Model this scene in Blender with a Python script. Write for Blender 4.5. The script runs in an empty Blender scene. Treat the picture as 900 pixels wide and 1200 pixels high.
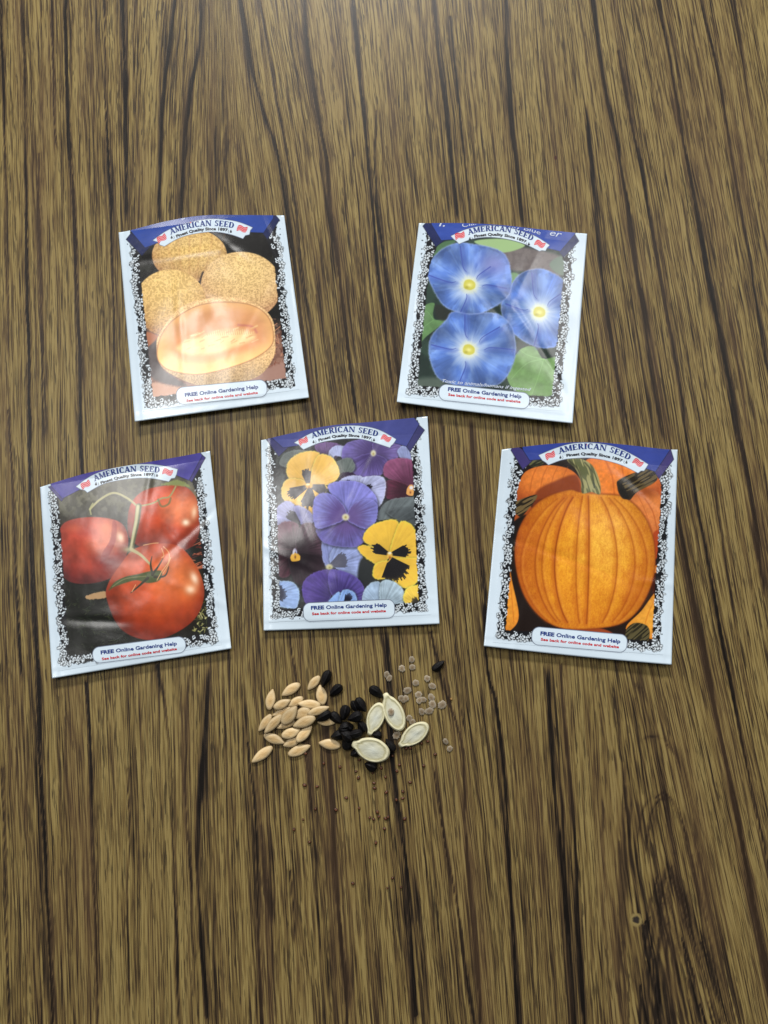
import bpy, bmesh, math, random
import numpy as np
from mathutils import Vector, Matrix

scene = bpy.context.scene
COL = scene.collection
rng = np.random.default_rng(7)

# ------------------------------------------------------------------ camera
F = 867.0                      # focal length in pixels of the 900 px wide frame
TH = math.radians(10.3)
HC = 0.3352                    # lens height above the table, metres
CF = np.array([0, math.sin(TH), -math.cos(TH)])
CU = np.array([0, math.cos(TH), math.sin(TH)])
CR = np.array([1.0, 0, 0])

def on_table(px, py, z=0.0):
    """the table-top point (raised by z) that the traced point px,py stands for"""
    px = np.asarray(px, float); py = np.asarray(py, float); z = np.asarray(z, float)
    d = CF[None]*F + CR[None]*(px.reshape(-1, 1)-450) + CU[None]*(600-py.reshape(-1, 1))
    t = (z.reshape(-1)-HC)/d[:, 2]
    o = d*t[:, None]; o[:, 2] += HC
    return o

def to_px(X, Y):
    v = np.stack([X, Y, np.full_like(X, -HC)], -1)
    c = v@CF
    return 450+F*(v@CR)/c, 600-F*(v@CU)/c

cam = bpy.data.cameras.new('camera'); camo = bpy.data.objects.new('camera', cam); COL.objects.link(camo)
camo.location = (0, 0, HC)
camo.rotation_euler = (TH, 0, 0)
cam.sensor_fit = 'VERTICAL'; cam.sensor_height = 36; cam.lens = 36*F/1200
cam.clip_start = 0.01; cam.clip_end = 50
scene.camera = camo

# ------------------------------------------------------------------ noise
def vnoise(x, y, seed=0):
    x = np.asarray(x, float); y = np.asarray(y, float)
    xi = np.floor(x).astype(np.int64); yi = np.floor(y).astype(np.int64)
    fx = x-xi; fy = y-yi
    fx = fx*fx*(3-2*fx); fy = fy*fy*(3-2*fy)
    def h(a, b):
        n = (a*374761393 + b*668265263 + seed*974711) & 0x7fffffff
        n = ((n ^ (n >> 13))*1274126177) & 0x7fffffff
        n = ((n ^ (n >> 11))*668265263) & 0x7fffffff
        return (n & 0xffff)/65535.0
    return (h(xi, yi)*(1-fx)+h(xi+1, yi)*fx)*(1-fy)+(h(xi, yi+1)*(1-fx)+h(xi+1, yi+1)*fx)*fy

def fbm(x, y, seed=0, o=3):
    s = 0; a = .5; t = 0
    for k in range(o):
        s = s+a*vnoise(x*2**k, y*2**k, seed+k*17); t += a; a *= .5
    return s/t

def sst(a, b, x):
    t = np.clip((x-a)/(b-a), 0, 1); return t*t*(3-2*t)

def lin(c):
    c = np.clip(c, 0, 1)
    return np.where(c <= .04045, c/12.92, ((c+.055)/1.055)**2.4)

def rgb(*c): return np.array(c, float)/255.0

# ------------------------------------------------------------------ materials
class NT:
    def __init__(s, name):
        s.m = bpy.data.materials.new(name); s.m.use_nodes = True
        s.t = s.m.node_tree; s.b = s.t.nodes['Principled BSDF']
    def n(s, typ, **k):
        o = s.t.nodes.new(typ)
        for a, v in k.items():
            if a in ('operation', 'blend_type', 'data_type', 'attribute_name', 'noise_dimensions', 'feature', 'attribute_type', 'distance', 'interpolation', 'clamp', 'use_clamp'):
                setattr(o, a, v)
            else: o.inputs[a.replace('_', ' ')].default_value = v
        return o
    def l(s, a, b): s.t.links.new(a, b)
    def math(s, op, a, b=None, c=None, clamp=False):
        o = s.t.nodes.new('ShaderNodeMath'); o.operation = op; o.use_clamp = clamp
        for i, v in enumerate((a, b, c)):
            if v is None: continue
            if isinstance(v, (int, float)): o.inputs[i].default_value = v
            else: s.l(v, o.inputs[i])
        return o.outputs[0]
    def noise(s, vec, scale=1, detail=2, rough=.5, dist=0):
        o = s.t.nodes.new('ShaderNodeTexNoise'); o.inputs['Scale'].default_value = scale
        o.inputs['Detail'].default_value = detail; o.inputs['Roughness'].default_value = rough
        o.inputs['Distortion'].default_value = dist
        if vec is not None: s.l(vec, o.inputs['Vector'])
        return o.outputs['Fac']
    def ramp(s, fac, stops):
        o = s.t.nodes.new('ShaderNodeValToRGB'); e = o.color_ramp.elements
        while len(e) < len(stops): e.new(.5)
        for k, (p, c) in enumerate(stops):
            e[k].position = p; e[k].color = (*c, 1) if len(c) == 3 else c
        s.l(fac, o.inputs[0]); return o.outputs['Color']
    def mix(s, fac, a, b, bt='MIX'):
        o = s.t.nodes.new('ShaderNodeMix'); o.data_type = 'RGBA'; o.blend_type = bt
        for sock, v in ((o.inputs[0], fac), (o.inputs[6], a), (o.inputs[7], b)):
            if isinstance(v, (int, float)): sock.default_value = v
            elif isinstance(v, tuple): sock.default_value = (*v, 1)
            else: s.l(v, sock)
        return o.outputs[2]
    def bump(s, h, strength, dist):
        o = s.t.nodes.new('ShaderNodeBump'); o.inputs['Strength'].default_value = strength
        o.inputs['Distance'].default_value = dist; s.l(h, o.inputs['Height'])
        s.l(o.outputs[0], s.b.inputs['Normal'])
    def coord(s, which='Object'):
        return s.t.nodes.new('ShaderNodeTexCoord').outputs[which]
    def comb(s, x, y, z=0.0):
        o = s.t.nodes.new('ShaderNodeCombineXYZ')
        for i, v in enumerate((x, y, z)):
            if isinstance(v, (int, float)): o.inputs[i].default_value = v
            else: s.l(v, o.inputs[i])
        return o.outputs[0]

PAPER = (0.61, 0.72, 0.815)
PR = 0.24
def mat_paper():
    k = NT('coated_packet_paper')
    n = k.noise(k.coord(), 60, 3, .6)
    k.l(k.mix(n, (0.57, 0.68, 0.78), (0.65, 0.76, 0.85)), k.b.inputs['Base Color'])
    k.b.inputs['Roughness'].default_value = PR
    k.bump(k.noise(k.coord(), 150, 2, .5), .07, .0012)
    return k.m
def mat_print():
    k = NT('printed_ink_on_paper')
    a = k.n('ShaderNodeAttribute', attribute_name='ink')
    n = k.noise(k.coord(), 5000, 1, .5)
    g = k.math('MULTIPLY_ADD', n, .16, .92)
    v = k.n('ShaderNodeVectorMath', operation='SCALE'); k.l(a.outputs['Color'], v.inputs[0]); k.l(g, v.inputs['Scale'])
    k.l(v.outputs[0], k.b.inputs['Base Color'])
    k.b.inputs['Roughness'].default_value = PR
    k.bump(k.noise(k.coord(), 150, 2, .5), .07, .0012)
    return k.m
def mat_ink(name, c):
    k = NT(name)
    n = k.noise(k.coord(), 1500, 2, .5)
    k.l(k.mix(n, tuple(x*.9 for x in c), tuple(min(1, x*1.12) for x in c)), k.b.inputs['Base Color'])
    k.b.inputs['Roughness'].default_value = PR+.05
    return k.m
M_PAPER = mat_paper(); M_PRINT = mat_print()
M_BLUE = mat_ink('dark_blue_ink', tuple(lin(rgb(24, 50, 122))))
M_RED = mat_ink('red_ink', tuple(lin(rgb(192, 34, 44))))
M_BLACK = mat_ink('black_ink', tuple(lin(rgb(40, 40, 48))))
M_CREAM = mat_ink('cream_ink', tuple(lin(rgb(196, 206, 224))))

# ------------------------------------------------------------------ wood table top
def wood_lines():
    # traced dark grain lines: points (px, py), width px, strength
    L = []
    def a(w, s, *p): L.append((np.array(p, float).reshape(-1, 2), w, s))
    a(3.2, .55, 0,0, 4,120, 8,260, 10,420)
    a(2.6, .6, 25,0, 30,140, 30,240, 30,300, 32,350, 34,430, 35,540, 36,640, 40,720, 43,800, 47,900, 52,980, 57,1080, 62,1200)
    a(2.6, .95, 30,250, 32,350, 34,430, 35,540, 36,640, 40,720, 45,800, 47,900, 52,980, 57,1080, 62,1200)
    a(2.0, .7, 60,0, 63,100, 66,180)
    a(2.4, .6, 45,180, 46,300, 49,400, 52,520)
    a(2.6, 1., 77,0, 80,150, 86,240, 89,300, 91,360, 94,440, 95,540, 97,620)
    a(2.2, .7, 144,0, 146,100, 148,200, 149,260)
    a(2.0, .7, 122,0,124,120,127,200,130,240,132,340,134,480,135,560)
    a(2.8, .9, 205,0, 198,60, 190,130, 187,220, 188,262)
    a(3.2, .95, 235,0, 232,60, 222,110, 216,190, 212,262)
    a(3.6, .8, 282,0, 297,90, 308,130, 325,180, 338,260, 350,350, 356,400, 364,460, 372,500)
    a(2.4, .6, 304,0, 316,70, 330,150, 345,230, 352,300, 362,380)
    a(3.0, .95, 357,0, 362,70, 372,130, 383,190, 388,250, 394,290, 400,350, 406,400, 411,440, 418,490)
    a(2.6, .9, 412,0, 420,80, 428,150, 436,240, 442,310, 448,360, 458,440, 466,490)
    a(2.6, .85, 440,130, 440,200, 442,250, 448,290, 456,350, 462,400, 468,450, 474,490)
    a(2.8, 1., 509,0, 515,70, 525,150, 532,220, 537,262)
    a(2.0, .6, 528,20, 536,100, 546,200, 553,262)
    a(2.8, 1., 592,0, 595,70, 600,140, 607,210, 612,264)
    a(4.6, .95, 695,0, 707,90, 722,160, 732,220, 737,250, 746,320, 755,365, 765,440, 779,520)
    a(3.0, .8, 688,120, 693,200, 702,290, 714,380, 728,460, 740,520)
    a(2.6, .8, 725,60, 741,150, 752,200, 762,260, 776,335, 794,440, 806,520, 815,580, 825,630, 835,690, 845,745, 857,800)
    a(2.8, 1., 772,0, 787,80, 800,160, 807,200, 821,270, 833,340, 848,410, 860,480, 872,540, 882,590, 888,640, 897,700)
    a(2.0, .6, 820,0, 838,70, 850,140, 860,200, 878,300, 890,380, 900,440)
    a(2.0, .5, 860,0, 878,120, 893,200)
    a(4.2, .8, 793,590, 801,640, 810,690, 820,740, 832,800, 845,870)
    a(3.6, 1., 820,740, 832,800, 845,870, 862,950, 880,1050, 897,1130, 905,1180)
    a(2.4, .8, 845,745, 857,800, 875,900, 897,1000, 905,1040)
    a(2.8, 1., 551,490, 553,520, 556,560, 558,600, 562,640, 568,700, 570,760)
    a(2.8, 1., 567,700, 570,780, 582,830, 592,930, 597,1000, 600,1080, 607,1200)
    a(3.2, .95, 642,780, 650,930, 660,1030, 667,1120, 672,1200)
    a(2.6, .8, 657,780, 667,900, 675,1000, 677,1080, 685,1200)
    a(3.2, 1., 452,740, 456,800, 460,880, 472,980, 480,1060, 487,1190)
    a(2.4, .8, 505,740, 516,790, 525,820, 542,880, 547,1000, 560,1150, 564,1200)
    a(2.0, .7, 508,900, 520,980, 534,1050, 545,1140, 556,1200)
    a(2.4, .6, 100,800, 105,860, 107,1000, 112,1060, 114,1200)
    a(2.6, .7, 185,780, 197,860, 202,960, 205,1050, 210,1200)
    a(4.0, .85, 245,780, 240,870, 232,960, 232,1030, 235,1100, 242,1190)
    a(2.2, .6, 222,790, 218,870, 219,960, 226,1050)
    a(3.8, .95, 380,800, 385,870, 388,920, 390,960, 395,1060, 405,1150, 407,1200)
    a(2.2, .7, 290,870, 300,980, 305,1130, 308,1200)
    a(2.0, .7, 340,1020, 343,1060, 345,1110)
    a(2.0, .6, 3,900, 5,1000, 10,1200)
    a(2.0, .6, 150,900, 152,1000, 150,1060, 152,1180)
    a(3.0, .45, 258,500, 262,600, 266,700, 270,800)
    a(1.8, .5, 520,500, 524,600, 530,700, 536,800, 545,860)
    a(1.8, .5, 290,500, 288,600, 290,700, 292,800)
    a(2.0, .6, 10,480, 16,600, 20,700, 26,800)
    a(2.2, .6, 340,745, 346,790, 352,840, 360,900, 366,960)
    a(2.2, .5, 830,520,842,600,854,680,866,760,884,860)
    # soft broad dark flames of the cathedral figures
    a(9, .5, 735,890, 732,970, 730,1060, 732,1200)
    a(9, .5, 742,900, 748,872, 764,862, 784,868, 798,890, 812,940, 824,1000, 832,1050, 846,1130, 860,1200)
    a(12, .62, 782,1008, 772,1060, 766,1130, 765,1200)
    a(12, .62, 782,1008, 800,1050, 820,1105, 835,1160, 850,1210)
    a(9, .45, 745,800, 760,830, 775,840)
    a(8, .35, 262,40, 258,120, 250,200, 246,262)
    a(8, .4, 268,150, 280,190, 292,240, 300,262)
    a(10, .35, 120,150, 118,240)
    a(7, .4, 300,900, 306,990, 318,1080)
    a(6, .4, 372,250, 378,330, 388,410, 398,490)
    a(6, .4, 415,260, 422,330, 430,400, 438,480)
    a(6, .35, 690,560, 700,700)
    # nested arches between the two drawn ones
    a(6, .5, 752,1000, 760,945, 772,925, 786,935, 800,975, 816,1040, 834,1110, 850,1180)
    a(5, .45, 785,1075, 780,1120, 778,1200)
    a(5, .45, 790,1080, 802,1130, 816,1200)
    a(5, .4, 250,262, 262,180, 272,150, 284,200, 292,262)
    out = []
    q = np.random.default_rng(5)
    for P, w, s in L:
        P = smooth_open(P, 5)
        if w < 5: out.append((P, w, s)); continue
        n = int(w*1.1)+2                     # a flame is a bundle of short dark strokes
        for k in range(n):
            off = q.normal(0, w*.5); N = len(P)
            for j in range(3):
                i0 = q.integers(0, max(1, N-3)); i1 = min(N, i0+q.integers(3, max(4, N//2)+1))
                Q = P[i0:i1].copy()
                if len(Q) < 2 or abs(np.ptp(Q[:, 0])) > abs(np.ptp(Q[:, 1]))*.55: continue
                Q[:, 0] += off+q.normal(0, .6); Q[:, 1] += q.normal(0, 6)+abs(off)*1.5
                out.append((Q, q.uniform(2.0, 3.4), min(1, s*q.uniform(.3, .8))))
    return out

def seg_dist(X, Y, P):
    d = np.full(X.shape, 1e9)
    for i in range(len(P)-1):
        a = P[i]; b = P[i+1]-a; L2 = b@b+1e-12
        t = np.clip(((X-a[0])*b[0]+(Y-a[1])*b[1])/L2, 0, 1)
        d = np.minimum(d, (X-a[0]-t*b[0])**2+(Y-a[1]-t*b[1])**2)
    return np.sqrt(d)

def smooth_open(P, n=6):
    P = np.asarray(P, float).reshape(-1, 2); N = len(P); out = []
    for i in range(N-1):
        a = P[max(i-1, 0)]; b = P[i]; c = P[i+1]; d = P[min(i+2, N-1)]
        for k in range(n):
            t = k/n
            out.append(.5*((2*b)+(-a+c)*t+(2*a-5*b+4*c-d)*t*t+(-a+3*b-3*c+d)*t**3))
    out.append(P[-1]); return np.array(out)

def build_table():
    def axis(a, b, step, lo, hi):
        m = list(np.arange(a, b+1e-9, step)); s = step; x = m[-1]
        while x < hi: s *= 1.35; x += s; m.append(min(x, hi))
        s = step; x = m[0]; pre = []
        while x > lo: s *= 1.35; x -= s; pre.append(max(x, lo))
        return np.array(pre[::-1]+m)
    xs = axis(-.235, .235, .0007, -.6, .6); ys = axis(-.18, .37, .0009, -.45, .75)
    nx, ny = len(xs), len(ys)
    X, Y = np.meshgrid(xs, ys)
    lines = wood_lines()
    # slope field of the grain from the traced lines, then streamlines
    sp = []
    for P, w, s in lines:
        if len(P) < 9: continue
        Q = on_table(P[:, 0], P[:, 1])[:, :2]
        for i in range(len(Q)-1):
            dy = Q[i+1, 1]-Q[i, 1]
            sp.append((*(Q[i]+Q[i+1])/2, (Q[i+1, 0]-Q[i, 0])/dy, abs(dy)))
    sp = np.array(sp)
    gx = np.linspace(-.65, .65, 131); gy = np.linspace(-.5, .8, 131)
    GX, GY = np.meshgrid(gx, gy); num = np.zeros_like(GX); den = np.zeros_like(GX)
    for x, y, m, L in sp:
        r2 = ((GX-x)/.017)**2+((GY-y)/.04)**2
        w = L*(np.exp(-r2*.5)+1e-3/(1+r2*.05)); num += w*m; den += w
    SL = num/den
    def samp(x, y):
        fx = np.clip((x+.65)/.01, 0, 129.999); fy = np.clip((y+.5)/.01, 0, 129.999)
        i = fx.astype(int); j = fy.astype(int); fx = fx-i; fy = fy-j
        return (SL[j, i]*(1-fx)+SL[j, i+1]*fx)*(1-fy)+(SL[j+1, i]*(1-fx)+SL[j+1, i+1]*fx)*fy
    # backward trace every vertex to y = 0.06 on a reduced grid
    NX, NY = 400, 130
    bx = np.linspace(-.6, .6, NX); by = np.linspace(-.45, .75, NY)
    BX, BY = np.meshgrid(bx, by); U = BX.copy(); yy = BY.copy(); y0 = .06
    N = 60; step = (y0-BY)/N
    for k in range(N):
        U = U+samp(U, yy)*step; yy = yy+step
    fx = np.clip((X+.6)/1.2*(NX-1), 0, NX-1.001); fy = np.clip((Y+.45)/1.2*(NY-1), 0, NY-1.001)
    i = fx.astype(int); j = fy.astype(int); fx -= i; fy -= j
    UU = (U[j, i]*(1-fx)+U[j, i+1]*fx)*(1-fy)+(U[j+1, i]*(1-fx)+U[j+1, i+1]*fx)*fy
    PX, PY = to_px(X, Y)
    vis = (PX > -60) & (PX < 960) & (PY > -60) & (PY < 1260)
    V = np.zeros_like(X)
    wob = (fbm(UU*1000*.35, Y*1000*.05, 5)-.5)*3.0
    for q, (P, w, s) in enumerate(lines):
        lo = P.min(0)-25; hi = P.max(0)+25
        m = vis & (PX > lo[0]) & (PX < hi[0]) & (PY > lo[1]) & (PY < hi[1])
        xx = PX[m]+wob[m]; yy2 = PY[m]
        d = seg_dist(xx, yy2, P)
        ww = w*(.55+.9*vnoise(yy2*.03, yy2*0+q*7.7, 3))*.82
        v = s*(1-sst(ww*.22, ww*.95, d)) + s*.35*np.exp(-(d/(ww*2.2))**2)
        fade = sst(-6, 20, yy2-P[:, 1].min() if P[:, 1].min() > 5 and w > 2.7 else yy2*0+99)*sst(-6, 20, P[:, 1].max()-yy2 if P[:, 1].max() < 1190 else yy2*0+99)
        V[m] = np.maximum(V[m], v*fade)
    g = np.stack([UU, Y, V], -1).reshape(-1, 3).astype(np.float32)
    verts = np.stack([X, Y, np.zeros_like(X)], -1).reshape(-1, 3)
    idx = np.arange(nx*ny).reshape(ny, nx)
    quads = np.stack([idx[:-1, :-1], idx[:-1, 1:], idx[1:, 1:], idx[1:, :-1]], -1).reshape(-1, 4)
    # slab sides and underside
    b = len(verts); T = -.028
    cs = [(xs[0], ys[0]), (xs[-1], ys[0]), (xs[-1], ys[-1]), (xs[0], ys[-1])]
    verts = np.vstack([verts]+[[[x, y, T] for x, y in cs]]); g = np.vstack([g, np.zeros((4, 3), np.float32)])
    me = bpy.data.meshes.new('tabletop')
    rims = [list(idx[0, ::-1]), list(idx[::-1, -1]), list(idx[-1, :]), list(idx[:, 0])]
    polys = [[b, b+3, b+2, b+1], rims[0]+[b, b+1], rims[1]+[b+1, b+2], rims[2][::-1]+[b+3, b+2][::-1], rims[3][::-1]+[b, b+3]]
    loops = np.concatenate([quads.reshape(-1)]+[np.array(p) for p in polys])
    lens = np.concatenate([np.full(len(quads), 4)]+[[len(p)] for p in polys]).astype(np.int32)
    me.vertices.add(len(verts)); me.vertices.foreach_set('co', verts.astype(np.float32).ravel())
    me.loops.add(len(loops)); me.loops.foreach_set('vertex_index', loops.astype(np.int32))
    me.polygons.add(len(lens)); me.polygons.foreach_set('loop_start', (np.cumsum(lens)-lens).astype(np.int32))
    at = me.attributes.new('grain', 'FLOAT_VECTOR', 'POINT'); at.data.foreach_set('vector', g.ravel())
    me.update(calc_edges=True)
    o = bpy.data.objects.new('tabletop', me); COL.objects.link(o); o['kind'] = 'structure'
    # --- laminate material
    k = NT('wood_grain_laminate')
    a = k.n('ShaderNodeAttribute', attribute_name='grain')
    sx = k.n('ShaderNodeSeparateXYZ'); k.l(a.outputs['Vector'], sx.inputs[0])
    u = k.math('MULTIPLY', sx.outputs[0], 1000.0); v = k.math('MULTIPLY', sx.outputs[1], 1000.0); vein = sx.outputs[2]
    # waviness of the grain (mm)
    wv = k.noise(k.comb(k.math('MULTIPLY', u, .10), k.math('MULTIPLY', v, .018)), 1, 3, .5)
    u1 = k.math('ADD', u, k.math('MULTIPLY', k.math('SUBTRACT', wv, .5), 2.0))
    def gn(fu, fv, seed, det=2, r=.5):
        return k.noise(k.comb(k.math('MULTIPLY', u1, fu), k.math('MULTIPLY', v, fv), seed), 1, det, r)
    broad = gn(.055, .004, 1.3, 2)
    band = gn(.36, .005, 5.1, 2, .5)
    streak = gn(1.25, .012, 9.7, 2, .5)
    fine = gn(2.1, .050, 14.2, 2, .5)
    pore = gn(1.9, .060, 21.4, 2, .5)
    t = k.math('ADD', k.math('MULTIPLY', k.math('SUBTRACT', band, .5), .95), k.math('MULTIPLY', k.math('SUBTRACT', streak, .5), 1.35))
    t = k.math('ADD', t, k.math('MULTIPLY', k.math('SUBTRACT', fine, .5), 1.9))
    t = k.math('ADD', t, k.math('MULTIPLY', k.math('SUBTRACT', broad, .5), .5))
    t = k.math('ADD', t, .655)
    # veins eat into the tone, frayed by the fine streaks
    fr = k.math('MULTIPLY_ADD', k.math('SUBTRACT', fine, .5), 4.6, 1.0, clamp=False)
    t = k.math('SUBTRACT', t, k.math('MULTIPLY', k.math('MULTIPLY', vein, fr), .74), clamp=True)
    col = k.ramp(t, [(0.0, (.008, .006, .005)), (.20, (.026, .018, .012)), (.36, (.074, .048, .023)), (.52, (.128, .085, .033)), (.70, (.192, .136, .047)), (.9, (.26, .193, .072))])
    pk = k.math('MULTIPLY', k.math('SUBTRACT', pore, .575), 16.0, clamp=True)
    pk = k.math('MULTIPLY', pk, .74)
    col = k.mix(pk, col, (.026, .018, .012))
    # second, shorter set of pores, grouped in patches
    p2 = gn(1.9, .13, 51.4, 1, .5)
    pz = k.math('MULTIPLY', k.math('SUBTRACT', gn(.5, .02, 61.0, 2), .42), 5.0, clamp=True)
    p2 = k.math('MULTIPLY', k.math('MULTIPLY', k.math('SUBTRACT', p2, .57), 16.0, clamp=True), pz)
    col = k.mix(k.math('MULTIPLY', p2, .75), col, (.022, .016, .012))
    # reddish / greenish drift of the print
    hue = gn(.1, .006, 33.0, 2)
    col = k.mix(k.math('MULTIPLY', k.math('SUBTRACT', hue, .5), 1.6, clamp=True), col, (.115, .066, .034))
    # worm-hole eye ring, printed in the laminate pattern
    ex, ey = on_table(745.5, 1078)[0][:2]
    gp = k.n('ShaderNodeNewGeometry'); s2 = k.n('ShaderNodeSeparateXYZ'); k.l(gp.outputs['Position'], s2.inputs[0])
    dx = k.math('SUBTRACT', s2.outputs[0], float(ex)); dy = k.math('SUBTRACT', s2.outputs[1], float(ey))
    dd = k.math('SQRT', k.math('ADD', k.math('MULTIPLY', dx, dx), k.math('MULTIPLY', dy, dy)))
    dd = k.math('ADD', dd, k.math('MULTIPLY', k.math('SUBTRACT', k.noise(gp.outputs['Position'], 900, 2), .5), .0012))
    ring = k.math('SUBTRACT', 1.0, k.math('MULTIPLY', k.math('SUBTRACT', dd, .0021), 1100.0, clamp=True), clamp=True)
    col = k.mix(k.math('MULTIPLY', ring, 1.0), col, (.24, .18, .07))
    core = k.math('SUBTRACT', 1.0, k.math('MULTIPLY', k.math('SUBTRACT', dd, .0011), 1500.0, clamp=True), clamp=True)
    col = k.mix(core, col, (.03, .024, .02))
    ex, ey = on_table(651, 185)[0][:2]
    dx = k.math('SUBTRACT', s2.outputs[0], float(ex)); dy = k.math('SUBTRACT', s2.outputs[1], float(ey))
    dd = k.math('SQRT', k.math('ADD', k.math('MULTIPLY', dx, dx), k.math('MULTIPLY', k.math('MULTIPLY', dy, dy), .3)))
    core = k.math('SUBTRACT', 1.0, k.math('MULTIPLY', k.math('SUBTRACT', dd, .0005), 3000.0, clamp=True), clamp=True)
    col = k.mix(k.math('MULTIPLY', core, .9), col, (.045, .012, .012))
    k.l(col, k.b.inputs['Base Color'])
    rn = k.noise(gp.outputs['Position'], 35, 4, .6)
    k.l(k.math('MULTIPLY_ADD', rn, .10, .34), k.b.inputs['Roughness'])
    k.b.inputs['Specular IOR Level'].default_value = .15
    hh = k.math('ADD', k.math('MULTIPLY', k.noise(gp.outputs['Position'], 1400, 2, .6), .4), k.math('MULTIPLY', t, .6))
    k.bump(hh, .22, .00035)
    me.materials.append(k.m)
build_table()

# ------------------------------------------------------------------ painting tools for the printed pictures
def smooth_closed(P, n=6):
    P = np.asarray(P, float).reshape(-1, 2); N = len(P); out = []
    for i in range(N):
        a, b, c, d = P[i-1], P[i], P[(i+1) % N], P[(i+2) % N]
        for k in range(n):
            t = k/n
            out.append(.5*((2*b)+(-a+c)*t+(2*a-5*b+4*c-d)*t*t+(-a+3*b-3*c+d)*t**3))
    return np.array(out)
class Art:
    def __init__(s, X, Y):
        s.X = X; s.Y = Y; s.C = np.zeros((len(X), 3)); s.sd = 0
    def sub(s, P, m):
        lo = P.min(0)-m; hi = P.max(0)+m
        return np.nonzero((s.X > lo[0]) & (s.X < hi[0]) & (s.Y > lo[1]) & (s.Y < hi[1]))[0]
    def sdf(s, P, i):
        X = s.X[i]; Y = s.Y[i]; N = len(P)
        d = seg_dist(X, Y, np.vstack([P, P[:1]])); ins = np.zeros(len(X), bool)
        for k in range(N):
            a = P[k]; b = P[(k+1) % N]
            if a[1] == b[1]: continue
            c = ((a[1] > Y) != (b[1] > Y)) & (X < (b[0]-a[0])*(Y-a[1])/(b[1]-a[1])+a[0]); ins ^= c
        return np.where(ins, d, -d)
    def put(s, i, m, col):
        m = np.clip(m, 0, 1)[:, None]; s.C[i] = s.C[i]*(1-m)+col*m
    def poly(s, P, col, soft=3, sm=True, rag=0, shade=None, edge=None, al=1.0):
        P = smooth_closed(P) if sm else np.asarray(P, float).reshape(-1, 2)
        i = s.sub(P, soft+rag+2)
        if len(i) == 0: return i, None
        d = s.sdf(P, i)
        if rag: d = d+(fbm(s.X[i]/7, s.Y[i]/7, 11)-.5)*2*rag
        m = sst(-soft, soft, d)
        c = np.broadcast_to(np.asarray(col, float), (len(i), 3)).copy()
        if shade is not None: c = shade(s.X[i], s.Y[i], d, c)
        s.put(i, m*al, c)
        if edge is not None: s.put(i, np.exp(-(d/edge[1])**2)*edge[2], edge[0])
        return i, d
    def stroke(s, P, w, col, soft=1.5, al=1.0, sm=True, w2=None):
        P = smooth_open(P) if sm and len(np.asarray(P).ravel()) > 4 else np.asarray(P, float).reshape(-1, 2)
        w2 = w if w2 is None else w2
        i = s.sub(P, max(w, w2)+soft+2)
        if len(i) == 0: return
        X = s.X[i]; Y = s.Y[i]; d = np.full(len(i), 1e9); N = len(P)-1
        for k in range(N):
            a = P[k]; b = P[k+1]-a; t = np.clip(((X-a[0])*b[0]+(Y-a[1])*b[1])/(b@b+1e-9), 0, 1)
            ww = w+(w2-w)*(k+t)/N
            d = np.minimum(d, np.hypot(X-a[0]-t*b[0], Y-a[1]-t*b[1])-ww/2)
        s.put(i, (1-sst(-soft, soft, d))*al, col)
    def blob(s, cx, cy, rx, ry, col, al=1.0, rot=0, p=2.0):
        R = max(rx, ry)*2.4; i = s.sub(np.array([[cx, cy], [cx, cy]]), R)
        if len(i) == 0: return
        x = s.X[i]-cx; y = s.Y[i]-cy; c, n = math.cos(rot), math.sin(rot)
        r = np.sqrt(((x*c+y*n)/rx)**2+((-x*n+y*c)/ry)**2)
        s.put(i, np.exp(-r**p)*al, col)
    def mottle(s, i, amp, sc, seed=1, o=3):
        n = (fbm(s.X[i]/sc, s.Y[i]/sc, seed, o)-.5)*2*amp
        s.C[i] = np.clip(s.C[i]*(1+n[:, None]), 0, 1)

# ---------------- the five printed pictures, in the tracing units of each packet
def netting(A, i, d, base, shade, sc=6.5):
    x = A.X[i]; y = A.Y[i]
    n1 = vnoise(x/sc, y/sc, 31); n2 = vnoise(x/sc*.6+9, y/sc*.6, 37)
    rid = 1-np.abs(n1*.6+n2*.4-.5)*5
    m = sst(-3, 3, d)
    A.C[i] = A.C[i]+(m*np.clip(rid, 0, 1)*.16)[:, None]*np.array([1, .95, .75])
    pit = sst(.62, .85, vnoise(x/4.0, y/3.0, 41))
    A.put(i, pit*m*.22, shade)

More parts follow.
